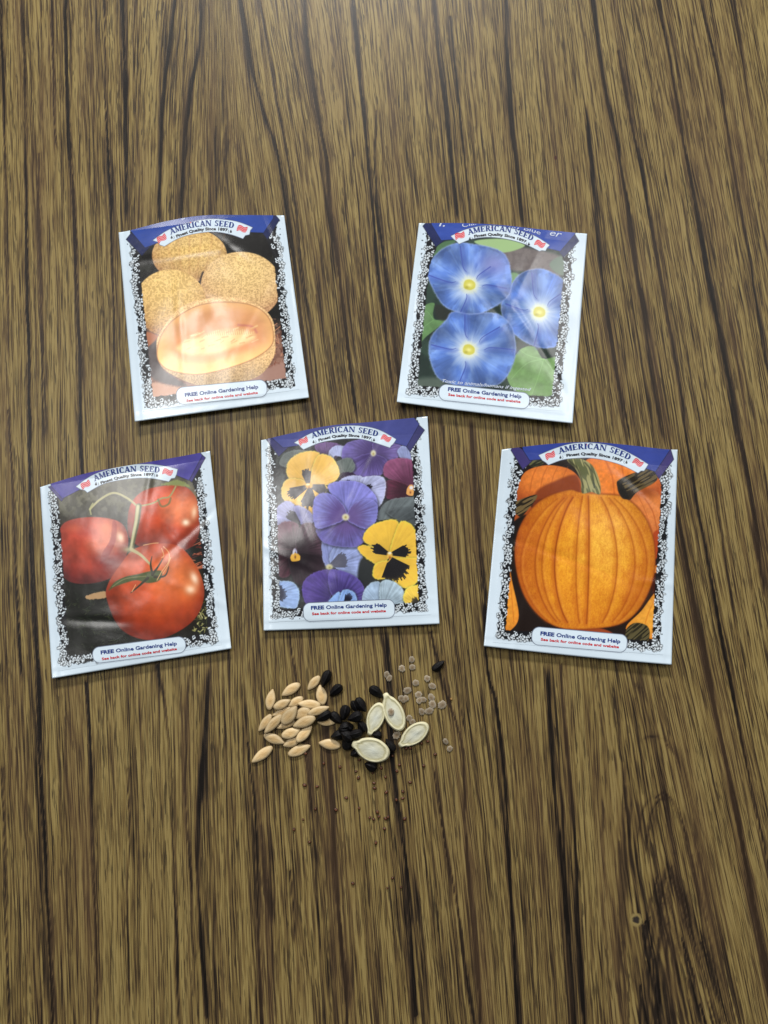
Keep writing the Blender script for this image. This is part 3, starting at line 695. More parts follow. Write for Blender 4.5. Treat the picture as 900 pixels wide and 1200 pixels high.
def art_pumpkin(A):
    X, Y = A.X, A.Y; al = np.arange(len(X))
    A.C[:] = rgb(34, 20, 14)
    def pk(cx, cy, rx, ry, hi, lo):
        def f(x, y, d, c):
            u = (x-cx)/rx; v = (y-cy)/ry; t = np.clip(1.15-(u*u+v*v)*.8, 0, 1)[:, None]
            return (lo*(1-t)+hi*t)*(1+.22*(fbm(x/12, y/12, 9)-.5))[:, None]
        return f
    A.poly([480, 250, 470, 130, 500, 100, 600, 100, 700, 140, 790, 180, 810, 260, 700, 290, 600, 285], 0, 3, shade=pk(600, 180, 200, 150, rgb(226, 124, 42), rgb(178, 76, 22)))
    for P in ([(560, 110), (590, 180), (600, 260)], [(630, 120), (640, 190), (640, 270)]): A.stroke(P, 6, rgb(176, 80, 24), 4, .6)
    A.poly([160, 285, 172, 230, 210, 160, 300, 132, 400, 148, 452, 200, 450, 262, 300, 275, 210, 300], 0, 3, shade=pk(300, 190, 160, 90, rgb(222, 124, 48), rgb(160, 70, 26)))
    for x in (240, 285, 330, 375): A.stroke([(x+20, 140), (x, 185), (x-12, 250)], 5, rgb(170, 82, 30), 3, .5)
    A.poly([255, 250, 330, 205, 430, 175, 450, 250, 400, 262, 300, 300, 240, 340], rgb(120, 50, 20), 8, al=.85)
    A.poly([150, 340, 200, 290, 240, 330, 200, 380, 150, 410], rgb(168, 78, 30), 5)
    A.poly([140, 400, 215, 350, 180, 450, 160, 520, 140, 500], rgb(26, 18, 12), 6)
    A.poly([620, 290, 700, 240, 790, 250, 815, 330, 815, 420, 780, 450, 740, 400, 690, 320], 0, 3, shade=pk(740, 330, 120, 120, rgb(216, 126, 62), rgb(176, 84, 32)))
    A.stroke([(735, 280), (770, 340), (790, 430)], 5, rgb(166, 76, 30), 3, .6); A.stroke([(700, 260), (730, 320), (765, 420)], 4, rgb(176, 86, 36), 3, .5)
    A.blob(740, 250, 50, 26, rgb(120, 50, 22), .6)
    A.poly([768, 440, 800, 415, 815, 430, 815, 560, 780, 550], rgb(170, 64, 22), 4); A.poly([775, 545, 815, 560, 815, 600, 775, 600], rgb(40, 14, 8), 4)
    A.poly([770, 580, 800, 570, 805, 600, 772, 605], rgb(226, 140, 40), 3); A.poly([765, 620, 800, 610, 802, 690, 770, 700], rgb(60, 20, 10), 5)
    A.poly([650, 850, 720, 770, 780, 690, 812, 690, 812, 880, 740, 890], 0, 3, shade=pk(770, 790, 140, 110, rgb(230, 160, 56), rgb(206, 112, 30)))
    A.stroke([(790, 700), (750, 780), (730, 850)], 5, rgb(196, 110, 30), 3, .6)
    A.poly([115, 600, 136, 555, 150, 640, 180, 790, 152, 850, 118, 845], 0, 3, shade=pk(140, 740, 60, 160, rgb(226, 146, 46), rgb(190, 96, 26)))
    A.stroke([(140, 620), (150, 720), (158, 820)], 4, rgb(180, 90, 24), 2, .5)
    A.poly([120, 490, 160, 488, 170, 505, 120, 510], rgb(110, 96, 70), 4, al=.7)
    A.poly([420, 850, 500, 842, 580, 862, 590, 890, 420, 880], rgb(150, 64, 26), 5)
    # stems at the back
    def bark(P, c1, c2, a, seed):
        def f(x, y, d, c):
            t = sst(.42, .62, vnoise((x*math.sin(a)-y*math.cos(a))/5.5, (x*math.cos(a)+y*math.sin(a))/50, seed))[:, None]
            return c1*(1-t)+c2*t
        A.poly(P, 0, 3, shade=f)
    bark([146, 320, 170, 290, 250, 262, 256, 280, 205, 345, 186, 360], rgb(40, 32, 20), rgb(108, 90, 56), -.5, 3)
    bark([225, 125, 260, 100, 290, 112, 280, 132, 240, 140], rgb(40, 44, 26), rgb(96, 96, 60), -.4, 3)
    bark([650, 890, 655, 850, 690, 825, 740, 835, 756, 870, 740, 915, 690, 905], rgb(44, 40, 24), rgb(88, 80, 50), -.7, 5)
    # the big pumpkin
    def big(x, y, d, c):
        u = (x-475)/310; v = (y-550)/305
        t = np.clip(1.1-(u*u)*.75-(v*v)*.45, 0, 1)[:, None]
        c = rgb(160, 78, 12)*(1-t)+rgb(228, 146, 34)*t
        h = np.exp(-(((x-560)/130)**2+((y-450)/190)**2))[:, None]*.6
        c = c*(1-h)+rgb(250, 196, 84)*h
        l = sst(330, 170, x)[:, None]*.45; c = c*(1-l)+rgb(170, 72, 20)*l
        n = fbm(x/5, y/13, 5)*.6+.4*vnoise(x/4, y/4, 6); n2 = fbm(x/34, y/34, 8)
        c = c*(1+(.34*(n-.5)+.22*(n2-.5))[:, None]*np.array([.55, 1.15, 1.5]))
        return np.clip(c, 0, 1)
    A.poly([163, 545, 176, 425, 228, 332, 300, 272, 400, 240, 450, 250, 540, 258, 640, 270, 722, 340, 768, 440, 780, 560, 760, 665, 702, 772, 620, 832, 480, 852, 360, 846, 268, 792, 198, 692], 0, 3, shade=big, edge=(rgb(120, 50, 14), 5, .5))
    t = np.linspace(.03, .97, 16)
    for xm, w in ((188, .4), (252, .7), (282, .5), (338, 1.), (432, .55), (488, .9), (612, .6), (690, .5), (742, .45)):
        tp = 480+(xm-475)*.30; bt = 470+(xm-475)*.42
        xs = [(tp*(1-s)+bt*s)+(xm-(tp+bt)/2)*(math.sin(math.pi*s)**.62) for s in t]; ys = 250+595*t-12*np.abs(xm-475)/300*np.cos(np.pi*t)*-1
        A.stroke([(a-4, b) for a, b in zip(xs, ys)], 20, rgb(176, 84, 16), 14, .62*w); A.stroke(list(zip(xs, ys)), 5, rgb(138, 58, 10), 4, .9*w); A.stroke(list(zip([a+11 for a in xs], ys)), 8, rgb(246, 172, 72), 7, .28)
        A.stroke(list(zip([a-10 for a in xs], ys)), 12, rgb(196, 104, 24), 9, .25*w)
    A.blob(700, 690, 60, 90, rgb(176, 84, 18), .35, .4)
    bark([392, 108, 440, 100, 498, 128, 532, 190, 538, 258, 500, 250, 458, 254, 452, 200, 430, 150], rgb(88, 92, 54), rgb(150, 146, 96), 1.25, 7)
    A.stroke([(400, 112), (440, 150), (458, 205), (462, 250)], 8, rgb(50, 48, 26), 4, .7); A.stroke([(470, 120), (500, 160), (512, 230)], 7, rgb(36, 44, 28), 3, .6)
    bark([612, 205, 650, 180, 738, 150, 775, 158, 785, 200, 700, 250, 668, 284, 640, 270, 622, 245], rgb(44, 36, 22), rgb(94, 80, 50), -.5, 9)
    A.poly([612, 205, 632, 212, 662, 270, 640, 280, 618, 250], rgb(26, 22, 14), 4)

# ------------------------------------------------------------------ text as flat ink meshes
SERIF = {}
def glyph(ch):
    """bold slab letters as stroke rectangles / polygons in a 1-high box: list of (list of points), plus advance"""
    return None

def text_mesh(body, bold=0.0, shear=0.0):
    cu = bpy.data.curves.new('t', 'FONT'); cu.body = body; cu.offset = bold; cu.shear = shear
    cu.resolution_u = 3; cu.fill_mode = 'BOTH'; cu.dimensions = '2D'
    o = bpy.data.objects.new('t', cu)
    me = bpy.data.meshes.new_from_object(o)
    bpy.data.objects.remove(o); bpy.data.curves.remove(cu)
    bm = bmesh.new(); bm.from_mesh(me); bpy.data.meshes.remove(me)
    return bm
def add_quad(bm, pts):
    vs = [bm.verts.new((x, y, 0)) for x, y in pts]; bm.faces.new(vs)
def serif_text(body, cap=.72, ser=.12):
    """roman capitals: sturdy strokes with slab serifs, laid out left to right, cap height 1"""
    bm = bmesh.new(); x = 0.0
    T, t = .27, .12           # thick and thin stem
    def st(x0, y0, x1, y1, w):
        if abs(x1-x0) < 1e-6: add_quad(bm, [(x0-w/2, y0), (x0+w/2, y0), (x0+w/2, y1), (x0-w/2, y1)])
        elif abs(y1-y0) < 1e-6: add_quad(bm, [(x0, y0-w/2), (x1, y0-w/2), (x1, y0+w/2), (x0, y0+w/2)])
        else: add_quad(bm, [(x0-w/2, y0), (x0+w/2, y0), (x1+w/2, y1), (x1-w/2, y1)])
    def sf(cx, y, w=.36):
        add_quad(bm, [(cx-w/2, y), (cx+w/2, y), (cx+w/2, y+.09), (cx-w/2, y+.09)])
    def arc(cx, cy, rx, ry, a0, a1, w0, w1, n=12):
        P = []
        for k in range(n+1):
            a = math.radians(a0+(a1-a0)*k/n); w = (w0+(w1-w0)*abs(math.cos(a)))
            P.append(((cx+rx*math.cos(a), cy+ry*math.sin(a)), (cx+(rx-w)*math.cos(a), cy+(ry-w*.75)*math.sin(a))))
        for k in range(n): add_quad(bm, [P[k][0], P[k+1][0], P[k+1][1], P[k][1]])
    for ch in body:
        if ch == ' ': x += .5; continue
        if ch == 'A': st(x+.12, 0, x+.45, 1, t); st(x+.78, 0, x+.45, 1, T); st(x+.24, .33, x+.68, .33, t); sf(x+.12, 0, .32); sf(x+.76, 0, .36); w = .95
        elif ch == 'M': st(x+.16, 0, x+.16, 1, t); st(x+.92, 0, x+.92, 1, T); st(x+.53, .05, x+.22, 1, T*.9); st(x+.53, .05, x+.86, 1, t); sf(x+.14, 0, .3); sf(x+.92, 0, .36); sf(x+.14, .91, .26); sf(x+.94, .91, .3); w = 1.15
        elif ch == 'E': st(x+.2, 0, x+.2, 1, T); st(x+.1, .045, x+.72, .045, .09); st(x+.1, .955, x+.7, .955, .09); st(x+.2, .5, x+.56, .5, t); st(x+.7, 0, x+.7, .28, .07); st(x+.68, .74, x+.68, 1, .07); st(x+.55, .36, x+.55, .64, .06); sf(x+.18, 0, .32); w = .82
        elif ch == 'R': st(x+.2, 0, x+.2, 1, T); arc(x+.42, .73, .3, .27, 90, -90, t, T); st(x+.2, .955, x+.42, .955, .09); st(x+.2, .47, x+.42, .47, t); st(x+.74, 0, x+.45, .47, T*.95); sf(x+.2, 0, .34); sf(x+.78, 0, .24); w = .92
        elif ch == 'I': st(x+.2, 0, x+.2, 1, T); sf(x+.2, 0, .36); sf(x+.2, .91, .36); w = .42
        elif ch == 'C': arc(x+.48, .5, .42, .52, 50, 310, t, T*1.05, 16); st(x+.76, .68, x+.76, 1, .07); st(x+.76, .0, x+.76, .24, .06); w = .9
        elif ch == 'N': st(x+.16, 0, x+.16, 1, t); st(x+.84, 0, x+.84, 1, t); st(x+.84, 0, x+.2, 1, T); sf(x+.16, 0, .3); sf(x+.14, .91, .28); sf(x+.84, .91, .3); w = 1.0
        elif ch == 'S': arc(x+.36, .74, .27, .27, 30, 270, t, T*.8); arc(x+.36, .27, .29, .28, 90, -150, t, T*.8); st(x+.62, .7, x+.62, 1, .06); st(x+.09, 0, x+.09, .28, .06); w = .74
        elif ch == 'D': st(x+.2, 0, x+.2, 1, T); arc(x+.42, .5, .45, .5, 90, -90, t, T*1.05, 14); st(x+.1, .045, x+.42, .045, .09); st(x+.1, .955, x+.42, .955, .09); w = .96
        x += w
    return bm

# ------------------------------------------------------------------ one packet
def circle3(p0, pm, p1):
    ax, ay = p0; bx, by = pm; cx, cy = p1
    d = 2*(ax*(by-cy)+bx*(cy-ay)+cx*(ay-by))
    ux = ((ax*ax+ay*ay)*(by-cy)+(bx*bx+by*by)*(cy-ay)+(cx*cx+cy*cy)*(ay-by))/d
    uy = ((ax*ax+ay*ay)*(cx-bx)+(bx*bx+by*by)*(ax-cx)+(cx*cx+cy*cy)*(bx-ax))/d
    return ux, uy, math.hypot(ax-ux, ay-uy)

def mk_obj(name, V, Fc, mat, parent, org, colors=None, smooth=True):
    me = bpy.data.meshes.new(name)
    V = np.asarray(V)-org
    if isinstance(Fc, np.ndarray):
        me.vertices.add(len(V)); me.vertices.foreach_set('co', V.astype(np.float32).ravel())
        n = len(Fc); me.loops.add(n*4); me.loops.foreach_set('vertex_index', Fc.astype(np.int32).ravel())
        me.polygons.add(n); me.polygons.foreach_set('loop_start', (np.arange(n)*4).astype(np.int32))
        me.update(calc_edges=True)
    else: me.from_pydata([tuple(v) for v in V], [], Fc); me.update()
    if smooth: me.polygons.foreach_set('use_smooth', np.ones(len(me.polygons), bool))
    if colors is not None:
        at = me.color_attributes.new('ink', 'FLOAT_COLOR', 'POINT')
        at.data.foreach_set('color', np.concatenate([colors, np.ones((len(colors), 1))], 1).astype(np.float32).ravel())
    me.materials.append(mat)
    o = bpy.data.objects.new(name, me); COL.objects.link(o); o.parent = parent
    return o

def packet(cfg):
    ox, oy, sc = cfg['zoom']                     # tracing units -> frame units
    TL, TR, BR, BL = [np.array(p, float) for p in cfg['corners']]
    top = np.array(cfg['top'], float); hs = cfg['height']; seed = cfg['seed']
    def pix(zx, zy): return ox+np.asarray(zx)/sc, oy+np.asarray(zy)/sc
    ex, ey = BR-BL, TL-BL; Minv = np.linalg.inv(np.array([ex, ey]).T)
    def ab(px, py):
        q = Minv@np.stack([px-BL[0]/1.0, py-BL[1]]); return q[0], q[1]
    def hz(px, py):
        a, b = ab(px, py); return hs(a, b, seed)
    def surf(px, py, up=0.0):
        return on_table(px, py, hz(px, py)+up)
    def topc(u):
        x = np.interp(u, top[:, 0], top[:, 1]); y = np.interp(u, top[:, 0], top[:, 2]); return x, y
    # smooth the top edge
    uu = np.linspace(0, 1, 60); S = smooth_open(top[:, 1:], 12); su = np.linspace(0, 1, len(S))
    c = np.concatenate([[0], np.cumsum(np.hypot(*np.diff(S, axis=0).T))]); c /= c[-1]
    top = np.stack([c, S[:, 0], S[:, 1]], 1)
    def grid(nu, nv):
        u, v = np.meshgrid(np.linspace(0, 1, nu), np.linspace(0, 1, nv))
        tx, ty = topc(u); bx = BL[0]+(BR[0]-BL[0])*u; by = BL[1]+(BR[1]-BL[1])*u+cfg.get('bow', 0)*np.sin(np.pi*u)
        return u, v, bx+(tx-bx)*v, by+(ty-by)*v
    cen = (TL+TR+BR+BL)/4; org = on_table(cen[0], cen[1])[0]
    root = bpy.data.objects.new('seed_packet', None); COL.objects.link(root); root.location = org; root.empty_display_size = .02
    root['label'] = cfg['label']; root['category'] = 'seed packet'; root['group'] = 'seed packets laid out on the table'
    # envelope slab
    nu, nv = 130, 150
    u, v, gx, gy = grid(nu, nv)
    T = surf(gx.ravel(), gy.ravel(), -.00006)
    ins = np.minimum(np.minimum(u, 1-u), np.minimum(v, 1-v)).ravel()
    B = T.copy(); zb = T[:, 2]-.00022; k = sst(.04, .22, ins); zb = zb*(1-k)+.00008*k
    B = on_table(gx.ravel(), gy.ravel(), np.maximum(zb, .00008))
    B[:, 0] = T[:, 0]; B[:, 1] = T[:, 1]
    idx = np.arange(nu*nv).reshape(nv, nu)
    q = np.stack([idx[:-1, :-1], idx[:-1, 1:], idx[1:, 1:], idx[1:, :-1]], -1).reshape(-1, 4)
    n = nu*nv; rim = list(idx[0, :])+list(idx[1:, -1])+list(idx[-1, -2::-1])+list(idx[-2:0:-1, 0]); rim = np.array(rim); r2 = np.roll(rim, -1)
    side = np.stack([rim, rim+n, r2+n, r2], -1)
    env = mk_obj('envelope', np.vstack([T, B]), np.vstack([q, q[:, ::-1]+n, side]), M_PAPER, root, org)
    # printed front
    W = int(abs(BR[0]-BL[0])*2.35); Hh = int(abs(BL[1]-TL[1])*2.35)
    u, v, gx, gy = grid(W, Hh); gx = gx.ravel(); gy = gy.ravel()
    zx = (gx-ox)*sc; zy = (gy-oy)*sc
    A = Art(zx, zy); cfg['art'](A)
    reg = np.zeros(len(zx), np.int8)
    LT, LB, RB, RT = [np.array(p, float) for p in cfg['frame']]
    bw = 50.0
    # coordinates inside the frame (distance from each side, in tracing units)
    def sidedist(P, Q):    # positive towards the inside (right of P->Q in image coordinates, y down)
        d = (Q-P)/np.linalg.norm(Q-P); nrm = np.array([-d[1], d[0]])
        return (zx-P[0])*nrm[0]+(zy-P[1])*nrm[1]
    dl = -sidedist(LT, LB); db = -sidedist(LB, RB); dr = -sidedist(RB, RT)
    rag = lambda s: (fbm(zx/11, zy/11, s+seed)-.5)*18
    inside = np.minimum(np.minimum(dl, db), dr)
    wl = bw*(1+.9*sst(250, 90, zy)); 
    inb = np.minimum(np.minimum(dl-wl*.82, dr-wl*.82), db-bw*.9)
    band = (inside > -12) & (inb < 8)
    pic = (inside > 0) & ~((inb < 0))
    paper = np.array(PAPER); fa = cfg.get('fade', 0.0); A.C = A.C*(1-fa)+rgb(128, 126, 134)*fa; INK = lin(A.C); lum = INK.mean(1, keepdims=True); INK = INK*np.clip(.7+.3*sst(0, .09, lum), 0, 1)*cfg.get('k', 1.0)
    # floral border
    bz = np.nonzero(band)[0]; bX = zx[bz]; bY = zy[bz]
    ragged = rag(3)[bz]
    tops = sst(330, 170, bY)
    black = sst(-1, 5, inside[bz]-4-tops*10+ragged*1.1)*(1-.0*tops)
    C = paper[None]*(1-black[:, None])+np.array([.006, .006, .008])*black[:, None]
    FB = Art(bX, bY); FB.C = C
    r_ = np.random.default_rng(100+seed)
    white = np.array([.66, .74, .80]); blk = np.array([.006, .006, .008])
    segs = [(LT, LB), (LB, RB), (RB, RT)]
    for si, (P, Q) in enumerate(segs):
        L = np.linalg.norm(Q-P); d = (Q-P)/L; nr = np.array([d[1], -d[0]])
        s = 8.0
        while s < L-6:
            off = r_.uniform(6, bw*.8); c0 = P+d*s+nr*off
            wide = 1+.8*float(sst(250, 100, c0[1]))
            if si != 1: c0 = P+d*s+nr*off*wide
            typ = r_.integers(0, 3)
            if typ == 0:
                R = r_.uniform(7.5, 12); a0 = r_.uniform(0, 6)
                for pe in range(5):
                    a = a0+pe*1.2566; FBc = c0+R*.85*np.array([math.cos(a), math.sin(a)])
                    FB.blob(FBc[0], FBc[1], R*.80, R*.74, blk, 1, a, 6); FB.blob(FBc[0], FBc[1], R*.56, R*.44, white, 1, a, 6)
                FB.blob(c0[0], c0[1], 3, 3, blk, .9, 0, 6)
            elif typ == 1:
                for m in range(3):
                    a = r_.uniform(0, 6.3); FBc = c0+r_.uniform(-9, 9, 2); R = r_.uniform(8, 14)
                    FB.blob(FBc[0], FBc[1], R, R*.55, blk, 1, a, 6); FB.blob(FBc[0], FBc[1], R*.78, R*.30, white, 1, a, 6)
            else:
                R = r_.uniform(7, 10); a0 = r_.uniform(0, 6.3)
                pts = [c0+(R*(.35+.65*t_))*np.array([math.cos(a0+t_*5.2), math.sin(a0+t_*5.2)]) for t_ in np.linspace(0, 1, 7)]
                FB.stroke(np.array(pts), 8, blk, 1.0); FB.stroke(np.array(pts), 4.2, white, 1.0)
            s += r_.uniform(9.5, 14.5)
    for m in range(330):
        sg = segs[m % 3]; t_ = r_.uniform(0, 1); P, Q = sg; d = (Q-P)/np.linalg.norm(Q-P); nr = np.array([d[1], -d[0]])
        c0 = P+(Q-P)*t_+nr*r_.uniform(-3, bw*1.0); FB.blob(c0[0], c0[1], r_.uniform(2.4, 5.0), r_.uniform(2.0, 3.4), [blk, blk, white][(m//3) % 3], .9, r_.uniform(0, 3), 6)
    # where the border meets the picture its white edge is ragged; there keep the picture
    keep = sst(-3, 3, inb[bz]+rag(9)[bz]*.5)
    C = FB.C*(1-keep[:, None])+INK[bz]*keep[:, None]
    INK[bz] = C
    INK[~(pic | band)] = paper
    reg[pic] = 1; reg[band] = 2
    reg[(zy < cfg.get('ytop', -1e9))] = 0
    # ribbon
    def fill(P, col, r, sm=False, soft=2.0, out=None):
        P = smooth_closed(P) if sm else np.asarray(P, float).reshape(-1, 2)
        i = A.sub(P, 8)
        if len(i) == 0: return
        d = A.sdf(P, i); m = sst(-soft, soft, d)[:, None]
        if out is not None:
            mo = sst(-soft-out[1], -out[1]+soft, d)[:, None]; INK[i] = INK[i]*(1-mo)+out[0]*mo
        c = col if not callable(col) else col(zx[i], zy[i])
        INK[i] = INK[i]*(1-m)+c*m
        e = soft if out is None else out[1]+soft
        reg[i[d > -e]] = r
    hi, lo = cfg['ribbon_hi'], cfg['ribbon_lo']
    nvy = lin(rgb(18, 22, 44))
    rb = lambda base: (lambda x, y: lin(base)[None]*(1+.35*(fbm(x/50, y/30, 4+seed)-.5))[:, None])
    for P in cfg['folds']: fill(P, rb(lo), 3, out=(nvy, 2.5))
    up_ = smooth_open(cfg['ban_up'], 4); dn_ = smooth_open(cfg['ban_dn'], 4)
    up_ = up_[np.linspace(0, len(up_)-1, 12).astype(int)]; dn_ = dn_[np.linspace(0, len(dn_)-1, 12).astype(int)]
    for P, Q in cfg['ribbons']: fill(np.vstack([np.array(P, float).reshape(-1, 2), up_*.6+dn_*.4, np.array(Q, float).reshape(-1, 2)]), rb(hi), 3, out=(nvy, 2.5))
    up = smooth_open(cfg['ban_up'], 6); dn = smooth_open(cfg['ban_dn'], 6)
    bp = np.vstack([up, np.asarray(cfg['ban_r'], float).reshape(-1, 2), dn[::-1], np.asarray(cfg['ban_l'], float).reshape(-1, 2)])
    fill(bp, np.array(PAPER)*1.0, 4, out=(lin(rgb(50, 55, 90)), 2.0))
    for (cx, cy, a) in cfg['flags']:
        c, s_ = math.cos(a), math.sin(a)
        def fp(pts): return [(cx+x*c-y*s_, cy+x*s_+y*c) for x, y in pts]
        A2 = smooth_closed(fp([(-21, -8), (-9, -13), (7, -9), (21, -14), (20, 9), (7, 14), (-9, 10), (-21, 16)]), 4)
        i = A.sub(A2, 4); d = A.sdf(A2, i); m = sst(-1.2, 1.2, d)[:, None]; INK[i] = INK[i]*(1-m)+lin(rgb(200, 50, 62))*m
        for y0 in (-5, 2, 8.5):
            L2 = smooth_open(fp([(-20, y0+2), (-9, y0-2), (7, y0+2), (20, y0-3)]), 4)
            i = A.sub(L2, 4); d = seg_dist(zx[i], zy[i], L2); m = ((1-sst(.3, 1.7, d))*.75)[:, None]; INK[i] = INK[i]*(1-m)+lin(rgb(240, 205, 210))*m
    for (cx, cy) in cfg['marks']:
        i = A.sub(np.array([[cx, cy], [cx, cy]]), 12); d = np.minimum(np.hypot((zx[i]-cx)/1.1, zy[i]-cy-1)-4.6, np.hypot(zx[i]-cx, (zy[i]-cy+5)*.8)-2.6)
        m = (1-sst(-1.2, 1.2, d))[:, None]; INK[i] = INK[i]*(1-m)+lin(rgb(30, 32, 44))*m
    for q_, (cx, cy) in enumerate(cfg['marks']):
        sg = 1 if q_ == 0 else -1
        L2 = np.array([(cx+sg*9, cy-7), (cx+sg*12, cy-1), (cx+sg*9, cy+6)]); i = A.sub(L2, 4); d = seg_dist(zx[i], zy[i], L2); m = (1-sst(.4, 1.6, d))[:, None]; INK[i] = INK[i]*(1-m)+lin(rgb(60, 60, 70))*m
    if 'dot' in cfg:
        cx, cy = cfg['dot']; i = A.sub(np.array([[cx, cy], [cx, cy]]), 8); m = (1-sst(2.2, 4.2, np.hypot(zx[i]-cx, zy[i]-cy)))[:, None]; INK[i] = INK[i]*(1-m)+lin(rgb(205, 90, 90))*m
    # label strip
    lb = cfg['label_box']        # left-mid, right-mid, half height
    a_, b_, hh_ = np.array(lb[0], float), np.array(lb[1], float), lb[2]
    i = A.sub(np.stack([a_, b_]), hh_+8)
    dd = (b_-a_)/np.linalg.norm(b_-a_); Lh = np.linalg.norm(b_-a_)/2; mid = (a_+b_)/2
    lx = (zx[i]-mid[0])*dd[0]+(zy[i]-mid[1])*dd[1]; ly = -(zx[i]-mid[0])*dd[1]+(zy[i]-mid[1])*dd[0]
    rr = 32.0; qx = np.abs(lx)-(Lh-rr); qy = np.abs(ly)-(hh_-rr); d = rr-(np.hypot(np.maximum(qx, 0), np.maximum(qy, 0))+np.minimum(np.maximum(qx, qy), 0))
    mo = sst(-2.5, 0, d)[:, None]; INK[i] = INK[i]*(1-mo)+lin(rgb(92, 100, 120))*mo
    m = sst(0.5, 3.2, d)[:, None]; INK[i] = INK[i]*(1-m)+np.array(PAPER)*1.03*m
    reg[i[d > -2.5]] = 5
    # split the sheet into its printed parts
    P3 = surf(gx, gy, 0.0)
    idx = np.arange(W*Hh).reshape(Hh, W); q = np.stack([idx[:-1, :-1], idx[:-1, 1:], idx[1:, 1:], idx[1:, :-1]], -1).reshape(-1, 4)
    fr = reg[q].max(1); parts = {}
    for r, nm in ((1, 'picture'), (2, 'floral_border'), (3, 'ribbon'), (4, 'banner'), (5, 'text_strip')):
        f = q[fr == r]
        if len(f) == 0: continue
        us, inv = np.unique(f.ravel(), return_inverse=True)
        parts[nm] = mk_obj(nm, P3[us], inv.reshape(-1, 4), M_PRINT, root, org, INK[us])
    # lettering
    def put_text(bm, mapf, mat, parent, clip=None):
        if clip:
            pass
        co = np.array([v_.co[:2] for v_ in bm.verts]); x0 = co[:, 0].min(); x1 = co[:, 0].max()
        z = mapf((co[:, 0]-x0)/(x1-x0), co[:, 1])
        for v_, (a, b) in zip(bm.verts, np.stack(z, 1)): v_.co = (a, b, 0)
        if clip:
            (cx, cy), (dx, dy) = clip
            bmesh.ops.bisect_plane(bm, geom=bm.verts[:]+bm.edges[:]+bm.faces[:], plane_co=(cx, cy, 0), plane_no=(dy, -dx, 0), clear_outer=True)
        bm.verts.ensure_lookup_table()
        co = np.array([v_.co[:2] for v_ in bm.verts]); px, py = pix(co[:, 0], co[:, 1])
        P = surf(px, py, .00007)
        fc = [tuple(v_.index for v_ in f.verts) for f in bm.faces]
        bm.verts.index_update(); fc = [tuple(v_.index for v_ in f.verts) for f in bm.faces]
        # faces must look up: tracing y runs down
        o = mk_obj('lettering', P, fc, mat, parent, org, smooth=False)
        bm.free()
        nz = np.zeros(len(o.data.polygons)*3); o.data.polygons.foreach_get('normal', nz)
        if nz.reshape(-1, 3)[:, 2].mean() < 0: o.data.flip_normals()
        return o
    def on_arc(p0, pm, p1, size):
        cx, cy, R = circle3(p0, pm, p1); a0 = math.atan2(p0[1]-cy, p0[0]-cx); a1 = math.atan2(p1[1]-cy, p1[0]-cx)
        if a1 < a0: a1 += 2*math.pi
        return lambda s, h: (cx+(R+h*size)*np.cos(a0+(a1-a0)*s), cy+(R+h*size)*np.sin(a0+(a1-a0)*s))
    def on_line(p0, p1, size):
        p0 = np.array(p0, float); p1 = np.array(p1, float); d = (p1-p0)/np.linalg.norm(p1-p0); nn = np.array([d[1], -d[0]])
        L = np.linalg.norm(p1-p0)
        return lambda s, h: (p0[0]+d[0]*s*L+nn[0]*h*size, p0[1]+d[1]*s*L+nn[1]*h*size)
    b = parts['banner']; lbp = parts['text_strip']
    put_text(serif_text('AMERICAN SEED'), on_arc(*cfg['t1']), M_BLUE, b)
    put_text(text_mesh('Finest Quality Since 1897', .045), on_arc(*cfg['t2']), M_BLACK, b)
    fr0, fr1 = np.array(cfg['t3'][0], float), np.array(cfg['t3'][1], float)
    put_text(text_mesh('FREE', .045), on_line(fr0, fr0+(fr1-fr0)*.175, cfg['t3'][2]), M_BLUE, lbp)
    put_text(text_mesh('Online Gardening Help', .03), on_line(fr0+(fr1-fr0)*.20, fr1, cfg['t3'][2]), M_BLUE, lbp)
    put_text(text_mesh('See back for online code and website', .034), on_line(*cfg['t4']), M_RED, lbp)
    for (body, p, bold, shear, mat, clip, par) in cfg.get('extra', []):
        put_text(text_mesh(body, bold, shear), (on_arc if len(p) == 4 else on_line)(*p), mat, parts[par], clip)
    return root

